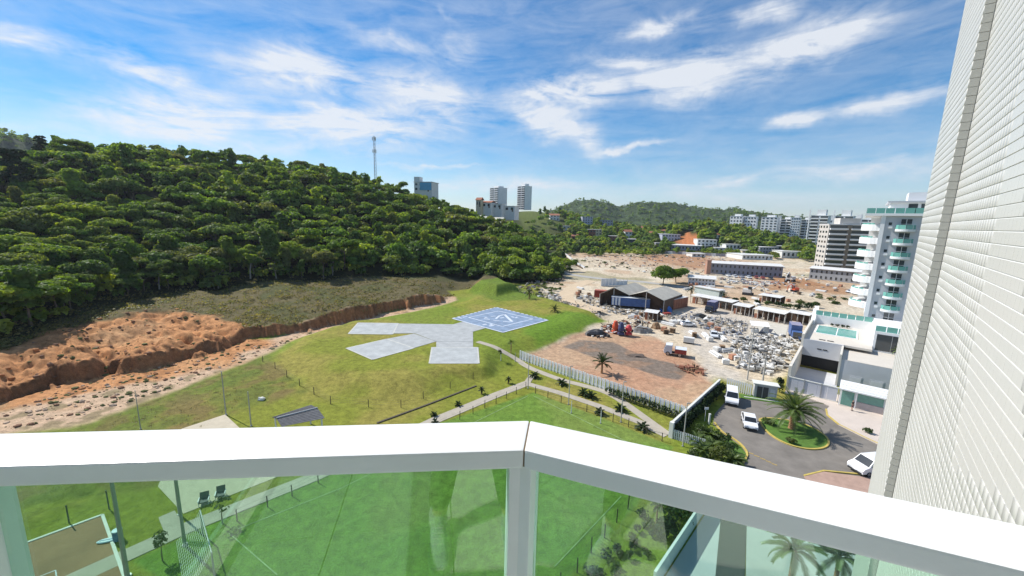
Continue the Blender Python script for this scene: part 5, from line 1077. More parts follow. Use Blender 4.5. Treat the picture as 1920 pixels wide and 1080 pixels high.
# pale flat building among the palms behind
t = thing('site_office', 'pale blue-green site office with white roof behind the long shed', 'building', at(1300, 550)); A_, B_ = at(1306, 548), at(1352, 557); wallq(A_, B_, 0, 2.6, M('pale_green_wall', (.45, .52, .50), .8, .1), 'wall', t, 3)
d_ = (B_-A_); wallq(A_-d_*.03, B_+d_*.03, 2.6, 2.8, steelw, 'roof', t, 3.8)
for i in range(5): p = A_+d_*((i+.3)/5); q = A_+d_*((i+.7)/5); o_ = Vector((0, -1.52, 0)); wallq(p+o_, q+o_, 1.1, 2.2, wing, 'window', t, .06)
# lorries
def lorry(label, p, rz, boxm, cabm, L=6.5, H=2.9, name='lorry', boxtop=None):
    t = thing(name, label, 'lorry', p, rz); MB().box((1.0, 0, .75+H/2), (L-1.9, 2.3, H)).build('cargo_box', boxm, t); MB().box((1.0, 0, .78+H+.03), (L-1.85, 2.35, .06)).build('box_roof', boxtop or boxm, t)
    m = MB(); pr = [(-L/2-.2, .5), (-L/2-.25, 1.3), (-L/2+.1, 2.3), (-L/2+1.4, 2.4), (-L/2+1.4, .5)]; n = 5; m.add([(x, -1.05, z) for x, z in pr]+[(x, 1.05, z) for x, z in pr], [tuple(range(n)), tuple(range(2*n-1, n-1, -1))]+[(i, n+i, n+(i+1) % n, (i+1) % n) for i in range(n)]); m.build('cab', cabm, t, bevel=.06)
    m = MB(); m.add([(-L/2-.25, -.9, 1.36), (-L/2-.25, .9, 1.36), (-L/2+.06, .9, 2.24), (-L/2+.06, -.9, 2.24)], [(0, 1, 2, 3)]); m.build('windscreen', carglass, t).location.x = -.03
    MB().box((0, 0, .62), (L, .9, .25)).build('chassis', blackp, t)
    for x in (-L/2+.6, L/2-1.2, L/2-.3 if L > 7 else L/2-1.25):
        for s in (-1, 1): w = share('wheel', whm, t, (x, s*.95, .45), scale=(1.4, 1.3, 1.4)); share('rim', rmm, w)
    for s in (-.8, .8): MB().box((-L/2-.26, s, .85), (.08, .3, .18)).build('headlight', lampm, t)
    return t
lorry('dark blue box lorry parked by the long shed', at(1333, 585), R_(48), navy, blackp, 6.5, 2.7, boxtop=M('lorry_roof_grey', (.26, .25, .34), .6, .15)); lorry('blue covered lorry parked beside the tower boundary wall', at(1490, 634), R_(62), bluec, bluec, 6.2, 2.8, boxtop=MATS['lorry_roof_grey']); lorry('small red flatbed with white load alone on the sandy yard', at(1266, 666), R_(-24), redc, whitec, 4.2, .9, 'flatbed_lorry', boxtop=whitec)
vehicle('parked_car', 'dark car parked behind the blue box lorry', 'car', at(1311, 597), R_(10), 3.9, 1.68, CAR, .92, [('windscreen', ((-.98, .97), (-.40, 1.39), -.012)), ('side_window', [(-.82, .99), (-.36, 1.36), (.88, 1.41), (1.45, .99)])], blackp, (-1.2, 1.2))
# tent, mats, tarps, piles
t = thing('canopy_tent', 'white canopy tent on the concrete pad', 'tent', at(1408, 628, 0), R_(-20)); TWm = M('tent_canvas', (.80, .79, .74), .7, .04)
MB().slab([(-.2, -.2, 2.6), (4.0, -.2, 2.6), (4.0, 2.4, 3.3), (-.2, 2.4, 3.3)], .05).build('roof_panel', TWm, t); MB().slab([(-.2, 2.4, 3.3), (4.0, 2.4, 3.3), (4.0, 5, 2.6), (-.2, 5, 2.6)], .05).build('roof_panel', TWm, t)
for x in (0, 3.8):
    for y in (0, 4.8): MB().tube((x, y, 0), (x, y, 2.6), .05, .05, 6).build('leg', polem, t)
MB().box((3.85, 2.4, 1.4), (.04, 4.7, 2.3)).build('side_curtain', whitec, t); MB().box((1.5, 3.2, .5), (1.6, 1.0, 1.0)).build('stored_crate', whitec, t)
sheet('yard_slab', [(1432, 602), (1478, 610), (1470, 645), (1398, 632)], .05, M('yard_concrete', (.52, .49, .42), .9, .1, .4), None, .07, 'structure')
t = tag(sheet('ground_sheet', [(1430, 615), (1450, 617.5), (1438, 634), (1417, 630)], .09, M('blue_black_sheet', (.05, .055, .075), .7, .25, 1), None, .03), 'dark blue sheet spread on the concrete beside the white tent', 'tarpaulin')
def pile(name, label, px, r, mat, cat='heap', seed=0, n=16):
    p = ground(*px); t = MB(); t.blob((0, 0, -.1), r, seed, .22, n, 8); o = t.build(name, mat, None, smooth=False); o.location = p; return tag(o, label, cat)
pile('gravel_heap', 'smooth grey gravel heap beside the orange machines', (1204, 622), (2.6, 2.0, 1.5), graygr, seed=3, n=22); pile('tarpaulin_heap', 'bright blue tarpaulin heaped on a red cart', (1248, 584), (2.0, 1.6, 2.2), M('bright_blue_tarp', (.03, .13, .42), .5, .3, 1.2, .6, 2.5), 'tarpaulin', 5); pile('tarpaulin_heap', 'white tarpaulin heap behind the blue box lorry', (1329, 600), (1.8, 1.2, 1.3), steelw, 'tarpaulin', 8); pile('bundle_heap', 'round brown bundle of timber on the sandy yard', (1230, 616), (1.3, 1.1, 1.5), M('brown_timber', (.25, .16, .09), .95, .35, 2.5, .8, 3), seed=9); pile('tarpaulin_heap', 'black plastic sheeting heaped at the edge of the red earth', (1118, 628), (3.2, 1.6, 1.5), M('black_sheeting', (.035, .035, .04), .5, .4, 1, .8, 2), 'tarpaulin', 11); pile('earth_heap', 'dark wet earth heap on the grey patch of the yard', (1195, 668), (2.0, 1.0, .5), M('wet_earth', (.13, .10, .08), .95, .2, 2, .6, 4), seed=12)
t = thing('hand_cart', 'red cart standing below the blue tarpaulin', 'cart', at(1250, 592), .3); MB().box((0, 0, .75), (2.2, 1.2, .5)).build('tray', redc, t)
for s in (-1, 1): w = share('wheel', whm, t, (.3, s*.65, .36)); share('rim', rmm, w)
MB().tube((-1.1, 0, .7), (-2, 0, .9), .04, .04, 5).build('handle', blackp, t)
t = thing('wrapped_pallet', 'white wrapped pallet block alone on the sandy yard', 'pallet', at(1291, 644), R_(-25)); MB().box((0, 0, .95), (2.4, 1.3, 1.2)).build('wrapped_load', steelw, t, bevel=.1)
for y in (-.5, 0, .5): MB().box((0, y, .22), (2.4, .15, .2)).build('skid', woodp, t)
def mixer(label, px, h, mat):
    t = thing('mixer_machine', label, 'machine', at(*px)); MB().lathe([(.25, .9), (.75, 1.3), (.8, 2.0), (.45, h), (.3, h+.15)], n=12).build('drum', mat, t); MB().box((0, 0, .55), (1.5, 1.2, .5)).build('base', mat, t)
    for x in (-.6, .6):
        for y in (-.5, .5): MB().tube((x, y, 0), (x*.8, y*.8, 1.1), .06, .05, 5).build('leg', blackp, t)
    MB().box((.9, 0, 1.2), (.4, .5, .7)).build('motor', blackp, t)
mixer('orange mixer machine, tallest of the red machines by the lawn', (1153, 625), 3.2, orange); mixer('dark blue mixer machine between the two red ones', (1164, 629), 3.3, navy); mixer('red mixer machine nearest the grey gravel heap', (1178, 629), 2.6, M('red_machine', (.55, .05, .06), .5, .2, 1))
# rubble of scaffolding, boards and blocks: nobody could count it
def rubble(name, label, poly, n, zmax, cols, smin=.2, smax=1.4, fmat=None):
    P = W2(poly); x0, y0 = P.min(0); x1, y1 = P.max(0); groups = [MB() for _ in cols]; k = 0
    c_ = P.mean(0)
    while k < n:
        x, y = random.uniform(x0, x1), random.uniform(y0, y1)
        if sdpoly(P, np.array([x]), np.array([y]))[0] > 0: continue
        k += 1; b = hz(x, y); mb = random.choice(groups); z = b+random.random()**2*zmax; a = random.random()*6.28; L2 = random.uniform(smin, smax)
        if random.random() < .55: mb.box((x, y, z+.1), (L2, L2*random.uniform(.3, .9), random.uniform(.1, .7)), a, random.uniform(.6, 1))
        else: mb.tube((x, y, z+.1), (x+math.cos(a)*L2*1.5, y+math.sin(a)*L2*1.5, z+random.uniform(0, 1.0)), .07, .07, 4)
    root = thing(name, label, 'rubble', (c_[0], c_[1], 0)); tag(root, kind='stuff')
    for g_, c in zip(groups, cols): o = g_.build('debris', c, root, True); tag(o, kind='stuff')
RC = [steelw, M('rubble_grey', (.28, .28, .27), .9, .3, 1), M('rubble_dark', (.06, .06, .06), .9, .3, 1), M('rubble_tan', (.42, .36, .27), .9, .2, 1), M('rubble_blue', (.12, .15, .22), .8, .3, 1)]
rubble('scrap_heap', 'sprawling heap of white and grey scaffolding scrap in front of the yard sheds', [(1372, 640), (1440, 632), (1500, 645), (1475, 690), (1440, 705), (1380, 690)], 1000, 1.3, [RC[0], RC[0], RC[1], RC[3], RC[0], RC[2]]); rubble('scrap_heap', 'dark scrap strewn before the long shed left of the tent', [(1280, 606), (1345, 598), (1400, 610), (1395, 632), (1345, 628)], 260, 1.0, RC); rubble('scrap_heap', 'pale scrap lying along the blue trailer', [(1130, 575), (1160, 580), (1235, 586), (1235, 596), (1180, 594), (1130, 584)], 190, .6, RC[:4]); rubble('rubble_row', 'row of white concrete lumps along the far edge of the lawn', [(1005, 548), (1045, 552), (1060, 566), (1105, 580), (1140, 594), (1130, 600), (1085, 584), (1040, 572), (1010, 560)], 280, .7, RC[:4]); rubble('rubble_row', 'broken branches and rubble where forest meets the yard', [(960, 540), (1010, 528), (1060, 518), (1055, 530), (1010, 548), (975, 556)], 220, .6, [brownv, RC[3], RC[1]]); rubble('scrap_heap', 'timber and scrap around the orange machines', [(1130, 612), (1180, 602), (1225, 602), (1215, 612), (1180, 616), (1140, 634), (1105, 636)], 170, 1.0, [brownv, RC[2], brick, RC[0]]); rubble('scrap_heap', 'brown planks stacked at the right corner of the red yard', [(1268, 690), (1310, 688), (1320, 705), (1290, 700)], 50, .5, [brick, MATS['brown_timber']])
rubble('rubble_field', 'scattered spoil and debris across the far building ground', [(1060, 478), (1330, 478), (1480, 505), (1590, 540), (1560, 560), (1420, 545), (1330, 540), (1270, 520), (1120, 500)], 900, .7, [RC[3], brownv, RC[1], brick, RC[0]], .4, 2.2)
t = thing('timber_rack', 'dark timber rack behind the grey gravel heap', 'rack', at(1195, 612))
for k in range(3): p, q = at(1194, 614, .5+k*.6), at(1214, 617, .4+k*.6); MB().box(((p.x+q.x)/2, (p.y+q.y)/2, .5+k*.6), ((q-p).length, .3, .18), math.atan2(q.y-p.y, q.x-p.x)).build('beam', brownv, t, True)
for x, y in ((1194, 614), (1204, 615.5), (1214, 617)): p = at(x, y); MB().box((p.x, p.y, 1.0), (.2, .2, 2.0)).build('upright', woodp, t, True)
# grey site barracks far off
def barrack(label, a, b, h, dep, wallm, nw):
    A_, B_ = at(*a), at(*b); d_ = B_-A_; L2 = d_.length; d_.normalize(); n_ = Vector((-d_.y, d_.x, 0)); n_ = n_ if n_.y > 0 else -n_; t = thing('site_barrack', label, 'building', A_); rz = math.atan2(d_.y, d_.x); c = A_+d_*L2/2+n_*dep/2
    MB().box((c.x, c.y, h/2), (L2, dep, h), rz).build('wall', wallm, t, True)
    r = [A_-d_*.5-n_*.7, B_+d_*.5-n_*.7, B_+d_*.5+n_*dep, A_-d_*.5+n_*dep]; MB().slab([r[0]+Vector((0, 0, h+.1)), r[1]+Vector((0, 0, h+.1)), r[2]+Vector((0, 0, h+1.0)), r[3]+Vector((0, 0, h+1.0))], .15).build('roof', steelw, t, True)
    for i in range(nw):
        for k in range(2): p = A_+d_*(L2*(i+.3)/nw)-n_*.03; q = A_+d_*(L2*(i+.65)/nw)-n_*.03; wallq(p, q, h*(.15+.5*k), h*(.38+.5*k), wing, 'window', t, .08)
    return t
bgrey = M('barrack_grey', (.26, .27, .32), .9, .12, .3); barrack('long grey two-storey site barrack with white roof, left one', (1332, 513), (1466, 521), 6.2, 7, bgrey, 16); barrack('long grey site barrack with white roof beside the tower, right one', (1516, 523), (1622, 534), 6.0, 7, M('barrack_grey_pale', (.36, .37, .38), .9, .12, .3), 11)
t = thing('brick_column', 'tall raw brick column at the left end of the grey barrack', 'column', at(1326, 514)); MB().box((0, 0, 4), (2.4, 2.4, 8)).build('shaft', M('pinkish_brick', (.42, .24, .17), .9, .15), t); MB().box((0, 0, 8.1), (2.8, 2.8, .3)).build('cap', MATS['pinkish_brick'], t)
def digger(label, px, rz, mat, s=1.0):
    t = thing('excavator', label, 'excavator', at(*px), rz); t.scale = (s, s, s)
    for y in (-1, 1): MB().box((0, y, .45), (3.4, .55, .9)).build('track', blackp, t, bevel=.2)
    MB().box((.3, 0, 1.6), (2.8, 2.3, 1.3)).build('house', mat, t, bevel=.12); MB().box((-.7, .6, 2.5), (1.2, 1.0, 1.5)).build('cab', carglass, t, bevel=.1)
    MB().path([(-1, -.3, 2), (-3, -.3, 4.2), (-5, -.3, 3.0)], .2, 6).build('boom', mat, t); MB().path([(-5, -.3, 3.0), (-5.4, -.3, .9)], .16, 6).build('stick', mat, t); MB().box((-5.4, -.3, .5), (.7, .9, .8), 0, .7).build('bucket', blackp, t)
digger('white excavator parked between the two grey barracks', (1482, 528), .6, steelw, 1.25); digger('white excavator on the sandy ground in front of the left barrack', (1402, 553), 2.4, steelw, 1.1); digger('small excavator at the trench in front of the right barrack', (1490, 547), .2, MATS['orange_machine'], .8)
for i, (x, y, m_) in enumerate([(1366, 519, whitec), (1378, 520, whitec), (1391, 521, bgrey), (1404, 522, whitec), (1418, 522, redc), (1430, 523, redc), (1445, 524, blackp)]):
    c = copy_tree(hatch); c.location = at(x, y); c.rotation_euler = (0, 0, R_(70+random.uniform(-15, 15))); nm = ['white', 'white', 'grey', 'white', 'red', 'red', 'dark'][i]; tag(c, '%s car parked by the left grey barrack, %s in the row' % (nm, ['first', 'second', 'third', 'fourth', 'fifth', 'sixth', 'last'][i]), 'car', 'cars parked by the grey barrack'); b = [q for q in c.children if q.name.startswith('body')][0]; b.data = b.data.copy(); b.data.materials.clear(); b.data.materials.append(m_)
for i, (x, y) in enumerate([(1594, 549), (1600, 546), (1606, 552)]):
    c = copy_tree(hatch); c.location = at(x, y); c.rotation_euler = (0, 0, R_(20)); tag(c, 'grey car parked beside the tower balconies, %s of three' % ['left', 'middle', 'right'][i], 'car', 'cars beside the tower'); b = [q for q in c.children if q.name.startswith('body')][0]; b.data = b.data.copy(); b.data.materials.clear(); b.data.materials.append([whitec, bgrey, wpaint][i])
# yard trees and palms
plant_tree('yard_tree', 'large round dark green tree on the open building ground', 'tree', ground(1243, 534)-Vector((0, 0, 3.6)), 1.6, PROTO[0], sz=1.3); plant_tree('yard_tree', 'olive tree leaning right of the large round tree', 'tree', ground(1268, 530)-Vector((0, 0, 3.2)), 1.3, PROTO[6], sz=1.1)
for x, y, h, lb in [(1295, 556, 2.6, 'palm in front of the pale site office, left'), (1356, 566, 2.2, 'palm at the right end of the site office'), (992, 560, 1.8, 'palm at the far lawn edge by the rubble row'), (1040, 585, .6, 'low palm tuft at the far lawn edge')]: palm('yard_palm', lb, ground(x, y), h, .2, 18, 2.2, CYC, 'palm', 'palms of the building yard', joined=True, emin=-.2, droop=1.2, nl=18)
for i, (x, y, r) in enumerate([(1378, 566, 1.5), (1395, 566, 1.6), (1420, 570, 1.3), (1440, 572, 1.4), (1458, 575, 1.6), (1475, 578, 1.5), (1495, 582, 1.9), (1505, 576, 2.2), (1515, 580, 2.2), (1528, 577, 2.0)]): shrub('%s bush in the row behind the yard sheds' % ['first', 'second', 'third', 'fourth', 'fifth', 'sixth', 'seventh', 'eighth', 'ninth', 'last'][i], at(x, y), r, r*1.2, BUSH if i % 2 else DARKB, 'bushes behind the yard sheds', 300, size=.2)
t = thing('concrete_channel', 'pale concrete pipe channel running down from the forest edge', 'channel', at(1075, 495))
strip_mb(pxline([(1056, 470), (1066, 480), (1082, 492), (1096, 500)], .9, 0, 2), .55, .5, .9, True).build('channel_wall', whitec, t, True); strip_mb(pxline([(1053, 472), (1062, 482), (1078, 494), (1092, 502)], .7, 0, 2), .6, .4, .7, True).build('channel_floor', brownv, t, True)
tag(strip_mb(pxline([(1050, 512), (1090, 518), (1140, 524), (1200, 528), (1290, 540)], 0, 0, 3), 5, .06, .1).build('gravel_road', M('road_gravel', (.38, .37, .35), .95, .12, .4)), kind='structure'); tag(strip_mb(pxline([(1125, 592), (1065, 570), (1058, 552), (1080, 535), (1110, 526)], 0, 1, 2), 6, .05, .1).build('dirt_road', M('road_dirt', (.55, .43, .29), .95, .12, .4)), kind='structure')

shed('small white-roofed shed behind the orange machines', (1206, 600), (1232, 604), 3, 2.6, 2.9, 3, 4); shed('white-roofed store at the left end of the shed row behind the tent', (1372, 588), (1404, 594), 4, 3.0, 3.3, 4, 5)
rubble('scrap_heap', 'crates and pallets stacked between hangar and long shed', [(1238, 592), (1300, 586), (1312, 602), (1262, 606)], 70, .8, RC, .3, 1.2); rubble('scrap_heap', 'pale rubble strewn along the foot of the brick store', [(1095, 556), (1118, 560), (1140, 572), (1120, 580), (1090, 566)], 110, .6, RC[:4])
rubble('scrap_heap', 'building materials stored in front of the grey barracks', [(1340, 522), (1470, 530), (1500, 540), (1440, 538), (1350, 530)], 170, 1.2, [RC[0], RC[0], RC[1], RC[4], brick], .5, 2.4)
G = 'wild green clumps on the building ground'
for i in range(46):
    x, y = random.choice([(random.uniform(1080, 1180), random.uniform(488, 505)), (random.uniform(1520, 1600), random.uniform(552, 575)), (random.uniform(1100, 1330), random.uniform(474, 484)), (random.uniform(1000, 1060), random.uniform(528, 556))]); shrub('low wild green clump on the open building ground', ground(x, y), random.uniform(.8, 2.2), random.uniform(.5, 1.4), BUSH, G, 120, size=.22)

# stacks of pallets, bricks and pipes set out in the yard
def stack(kind, p, rz):
    t = thing(kind, 'x', 'stack', p, rz)
    if kind == 'pallet_stack':
        for k in range(4):
            MB().box((0, 0, .14+.34*k), (1.3, 1.1, .05)).build('deck', MATS['brown_timber'], t); MB().box((0, 0, .03+.34*k), (1.2, .9, .14)).build('bearer', woodp, t)
    elif kind == 'brick_stack': MB().box((0, 0, .65), (1.4, 1.1, 1.0)).build('bricks', M('stacked_brick', (.42, .21, .13), .95, .25, 3), t); MB().box((0, 0, .07), (1.5, 1.2, .14)).build('pallet', woodp, t)
    elif kind == 'pipe_stack':
        for j, (y, z) in enumerate([(-.5, .2), (0, .2), (.5, .2), (-.25, .55), (.25, .55)]): MB().tube((-1.9, y, z), (1.9, y, z), .2, .2, 8).build('pipe', M('pvc_pipe', (.62, .62, .60), .5, .08), t)
    else: MB().box((0, 0, .55), (1.3, 1.3, 1.0)).build('sack', M('white_sack', (.68, .67, .63), .9, .1, 3, .4, 4), t, bevel=.18); MB().box((0, 0, 1.08), (.5, .5, .1)).build('spout', MATS['white_sack'], t)
    return t
PS = {k: None for k in ('pallet_stack', 'brick_stack', 'pipe_stack', 'bulk_bag')}
LBL = {'pallet_stack': 'stack of brown timber pallets in the building yard', 'brick_stack': 'pallet of red bricks in the building yard', 'pipe_stack': 'pile of pale pipes in the building yard', 'bulk_bag': 'white bulk bag standing in the building yard'}
ZON = [((1238, 1300), (600, 628)), ((1300, 1370), (612, 650)), ((1185, 1240), (590, 600)), ((1080, 1110), (540, 560)), ((1340, 1480), (560, 574)), ((1280, 1370), (526, 545)), ((1430, 1580), (535, 560)), ((1340, 1380), (655, 695))]
for i in range(64):
    k = random.choice(list(PS)); (xa, xb), (ya, yb) = ZON[i % len(ZON)]; p = ground(random.uniform(xa, xb), random.uniform(ya, yb)); rz = random.random()*3
    if PS[k] is None: o = PS[k] = stack(k, p, rz)
    else: o = copy_tree(PS[k]); o.location = p; o.rotation_euler = (0, 0, rz)
    tag(o, LBL[k], 'stack', LBL[k].split(' in the')[0]+'s of the building yard')
for i, (x, y, m_, c_) in enumerate([(1290, 612, wpaint, 'white car parked below the brick store'), (1338, 632, whitec, 'white car parked left of the scrap heap'), (1225, 594, bgrey, 'grey car parked below the blue trailer'), (1352, 548, wpaint, 'white car on the sand behind the site office'), (1440, 556, redc, 'red car on the sand behind the yard sheds')]):
    c = copy_tree(hatch); c.location = ground(x, y); c.rotation_euler = (0, 0, random.random()*6); tag(c, c_, 'car', 'cars in the building yard'); b = [q for q in c.children if q.name.startswith('body')][0]; b.data = b.data.copy(); b.data.materials.clear(); b.data.materials.append(m_)
barrack('low pale store building behind the large round tree', (1290, 533), (1340, 537), 3.2, 5, whitec, 8); shed('long white-roofed shelter beside the excavator ground', (1420, 566), (1462, 573), 4, 2.8, 3.1, 5, 6)

G = 'bushes fringing the right end of the forest'
for i in range(22):
    x = 1046+random.random()**1.5*34; y = random.uniform(478, 518); p = ground(x, y); r = random.uniform(1.4, 3.2); shrub('leafy bush fringing the right end of the forest by the yard', p, r, r*random.uniform(1.2, 2.0), BUSH, G, 320, size=.26)
for i in range(6): p = ground(1044+i*5+random.uniform(-2, 2), 484+i*5); plant_tree('edge_tree', 'small tree at the ragged right end of the forest', 'tree', p-Vector((0, 0, 1.5)), random.uniform(.6, .9), random.choice(PROTO), 'small trees at the ragged right end of the forest')
# ------------------------------------------------------------------ far buildings
def tower_block(label, x0, x1, ytop, Y, zbase, floors, dep, style, wallm, glassm=wing, rz=0.0, top=0.0, bays=5, group=None, name='apartment_block', side=None):
    A_, B_ = aty(x0, ytop, Y), aty(x1, ytop, Y); w = (B_.x-A_.x)/(math.cos(rz)+.75*abs(math.sin(rz))); dep = w*.75; h = A_.z-zbase; t = thing(name, label, 'building', ((A_.x+B_.x)/2, Y, zbase), rz, group); fh = h/floors
    MB().box((0, dep/2, h/2), (w, dep, h)).build('wall', wallm, t)
    bm_ = MB(); bm_.box((0, 0, 0), (1, 1, 1)); bme = bm_.mesh('window'); bme.materials.append(glassm); wm_ = MB(); wm_.box((0, 0, 0), (1, 1, 1)); wme = wm_.mesh('balcony'); wme.materials.append(MATS['tower_white'])
    for k in range(floors):
        z = fh*k
        if style == 'balcony':
            for j in (0, 1):
                cx = (-.26, .26)[j]*w; share('window', bme, t, (cx, -.1, z+fh*.62), scale=(w*.42, .2, fh*.55)); share('balcony', wme, t, (cx, -.7, z+fh*.17), scale=(w*.44, 1.4, fh*.3))
        else:
            for j in range(bays): share('window', bme, t, ((j+.5)/bays*w-w/2, -.06, z+fh*.55), scale=(w/bays*.5, .2, fh*.42))
        for j in range(3): share('window', bme, t, (-w/2-.05, dep*(.2+.3*j), z+fh*.55), scale=(.2, dep*.14, fh*.4))
    if top: MB().box((w*.05, dep/2, h+top/2), (w*.5, dep*.6, top)).build('roof_house', wallm, t)
    MB().box((0, dep/2, h+.2), (w+.6, dep+.6, .4)).build('roof_slab', MATS['tower_white'], t)
    if side: MB().box((0, -.25, h/2), (w*.11, .7, h)).build('stair_shaft', side, t)
    return t
brownshaft = M('brown_shaft', (.20, .17, .13), .85, .1); cream2 = M('cream_tower', (.62, .56, .44), .85, .08, .3); offw = M('offwhite_tower', (.78, .78, .76), .85, .07, .2)
tower_block('grey-brown apartment block with dark central shaft behind the right barrack', 1556, 1632, 421, 235, 0, 10, 14, 'balcony', M('taupe_wall', (.50, .47, .43), .85, .1, .3), rz=-.35, top=4, side=brownshaft)
t = COL.objects[-1]
for i, (a, b, y, Y, f, st_, lb) in enumerate([(1368, 1394, 405, 560, 9, 'punch', 'white apartment block at the left end of the far row'), (1396, 1420, 406, 550, 9, 'punch', 'white apartment block second from the left in the far row'), (1427, 1460, 407, 520, 12, 'punch', 'white apartment block third in the far row with many small windows'), (1464, 1486, 411, 520, 11, 'balcony', 'pale block with striped balconies, fourth in the far row'), (1484, 1502, 408, 505, 12, 'punch', 'white apartment block fifth in the far row'), (1503, 1522, 412, 505, 11, 'balcony', 'striped apartment block at the right end of the far row'),
    (1521, 1554, 404, 400, 12, 'balcony', 'tall slim tower with white fin, left of the three dark-striped towers'), (1567, 1600, 405, 410, 12, 'balcony', 'tall slim tower with white fin, middle of the three dark-striped towers'), (1617, 1640, 412, 420, 12, 'balcony', 'tall slim tower partly behind the near balconies, right of three'), (1553, 1568, 413, 480, 11, 'punch', 'pale narrow block between the left and middle striped towers'), (1600, 1618, 412, 480, 11, 'balcony', 'pale narrow block between the middle and right striped towers'), (1455, 1466, 413, 600, 9, 'punch', 'small white block peeping out behind the third far block')]):
    t = tower_block(lb, a, b, y, Y, 0, f, 12, st_, offw, rz=random.uniform(-.95, -.7), top=3 if i < 6 else 6, bays=4, group=None)
    if 6 <= i <= 8: w = abs(aty(b, y, Y).x-aty(a, y, Y).x); h = aty(a, y, Y).z; MB().box((-w/2+.6, -.9, h/2+3), (1.0, 1.2, h+6)).build('fin', wwall, t)
hz1 = 58
tower_block('white hilltop apartment tower, left of the pair above the forest', 910, 943, 352, 640, 45, 10, 14, 'balcony', offw, rz=-.9, top=3); tower_block('white hilltop apartment tower, right of the pair above the forest', 964, 991, 349, 640, 45, 11, 14, 'balcony', offw, rz=-.9, top=4)
# houses
tile_r = M('clay_roof', (.36, .15, .09), .9, .2, 1); HM = {'white': M('house_white', (.70, .70, .67), .85, .08, .4), 'grey': M('house_grey', (.34, .36, .40), .85, .1, .4), 'cream': M('house_cream', (.60, .52, .36), .85, .1, .4), 'lilac': M('house_lilac', (.46, .48, .56), .85, .1, .4), 'brick': brick, 'blue': M('house_blue', (.10, .36, .55), .4, .15, .4), 'dark': M('house_dark', (.10, .10, .11), .8, .2, .4)}
HOUSES = []
def house(label, x, y, wpx, hpx, wm_, roof='flat', r=None, roofm=None, rz=None, lift=0.0, dist=None):
    p = ground(x, y) if dist is None else None
    if dist is not None: d_ = ray(x, y); k = dist/math.hypot(d_.x, d_.y); p = Vector((d_.x*k, d_.y*k, CAM_H+d_.z*k))
    dep = p.y*math.cos(PITCH)+(CAM_H-p.z)*math.sin(PITCH); w = wpx/FPX*dep; h = hpx/FPX*dep; rz = random.uniform(-.3, .3) if rz is None else rz; t = thing('house', label, 'house', p, rz); D = w*.8
    ex = 3 if dist is None else 6; MB().box((0, D/2, (h-ex)/2), (w, D, h+ex)).build('wall', HM[wm_], t)
    HOUSES.append((x, wpx, math.hypot(p.x, p.y)))
    rm = roofm or MATS['shed_roof_white']
    if roof == 'flat': MB().box((0, D/2, h+.15), (w+.8, D+.8, .3)).build('roof', rm, t)
    else:
        for s in (0, 1): y0, y1 = (-.5, D/2) if s == 0 else (D+.5, D/2); MB().slab([(-w/2-.5, y0, h), (w/2+.5, y0, h), (w/2+.5, y1, h+h*.35), (-w/2-.5, y1, h+h*.35)], .2).build('roof', tile_r if roofm is None else rm, t)
    nf = max(1, int(h/2.9)); nb = max(2, int(w/3.2))
    for k in range(nf):
        for j in range(nb): MB().box(((j+.5)/nb*w-w/2, -.05, h/nf*(k+.55)), (w/nb*.45, .15, h/nf*.45)).build('window', wing, t)
    MB().box((w*.3, -.06, 1.0), (1.0, .16, 2.0)).build('door', brownv, t); return t
t = house('modern blue-glazed white house on the forest ridge', 793, 359, 36, 17, 'white', dist=283, rz=-.25)
w_ = 18
MB().box((2.2, -.25, 3.4), (8.5, .3, 5)).build('glazed_front', HM['blue'], t); MB().box((-4.6, 2.5, 8.2), (4, 5, 3.2)).build('upper_storey', HM['white'], t)
for a in [('cluster house with red roof at the forest shoulder', 897, 388, 11, 13, 'cream', 'gable'), ('white house with pitched roof below the hilltop towers', 912, 390, 20, 10, 'white', 'gable'), ('low white house at the right end of the ridge cluster', 932, 392, 20, 9, 'white', 'flat'), ('grey terrace house below the right hilltop tower', 955, 397, 22, 10, 'white', 'flat')]: house(*a, dist=300, rz=-.5)
for a in [('small house with red roof on the grassy hill', 1040, 413, 18, 9, 'white', 'gable'), ('lilac square house among trees on the back hill', 1101, 424, 20, 17, 'lilac', 'flat'), ('white two-storey house high on the back hill', 1137, 408, 15, 15, 'white', 'flat'), ('dark grey house below the white one on the back hill', 1136, 427, 24, 14, 'grey', 'flat'), ('red-brown house with white roof beside the cream house', 1108, 445, 16, 14, 'brick', 'flat'), ('cream house facing the building ground', 1122, 447, 12, 16, 'cream', 'flat'), ('low house with wide white roof right of the cream house', 1150, 453, 20, 10, 'brick', 'flat'), ('white house half hidden in trees, centre of the back hill', 1178, 447, 14, 12, 'white', 'gable'), ('grey house with white eaves at the foot of the back hill', 1185, 459, 24, 10, 'dark', 'flat'), ('white flat house behind trees right of centre', 1173, 404, 16, 6, 'white', 'flat'), ('greenish long house below the orange cut', 1258, 452, 36, 12, 'lilac', 'flat'), ('pale house right of the orange cut', 1325, 462, 34, 12, 'white', 'flat'), ('low grey warehouse at the foot of the back hill', 1290, 470, 60, 9, 'grey', 'flat'), ('low pale house near the far right sheds', 1377, 469, 34, 10, 'white', 'flat'), ('white roofed shop in front of the far towers', 1440, 476, 40, 12, 'grey', 'flat'), ('long white roof behind the left barrack', 1420, 487, 60, 8, 'white', 'flat'), ('small brick house left of the grey-brown block', 1538, 480, 20, 14, 'brick', 'gable'), ('white carport house behind the left barrack', 1486, 484, 40, 12, 'white', 'flat')]: house(*a)
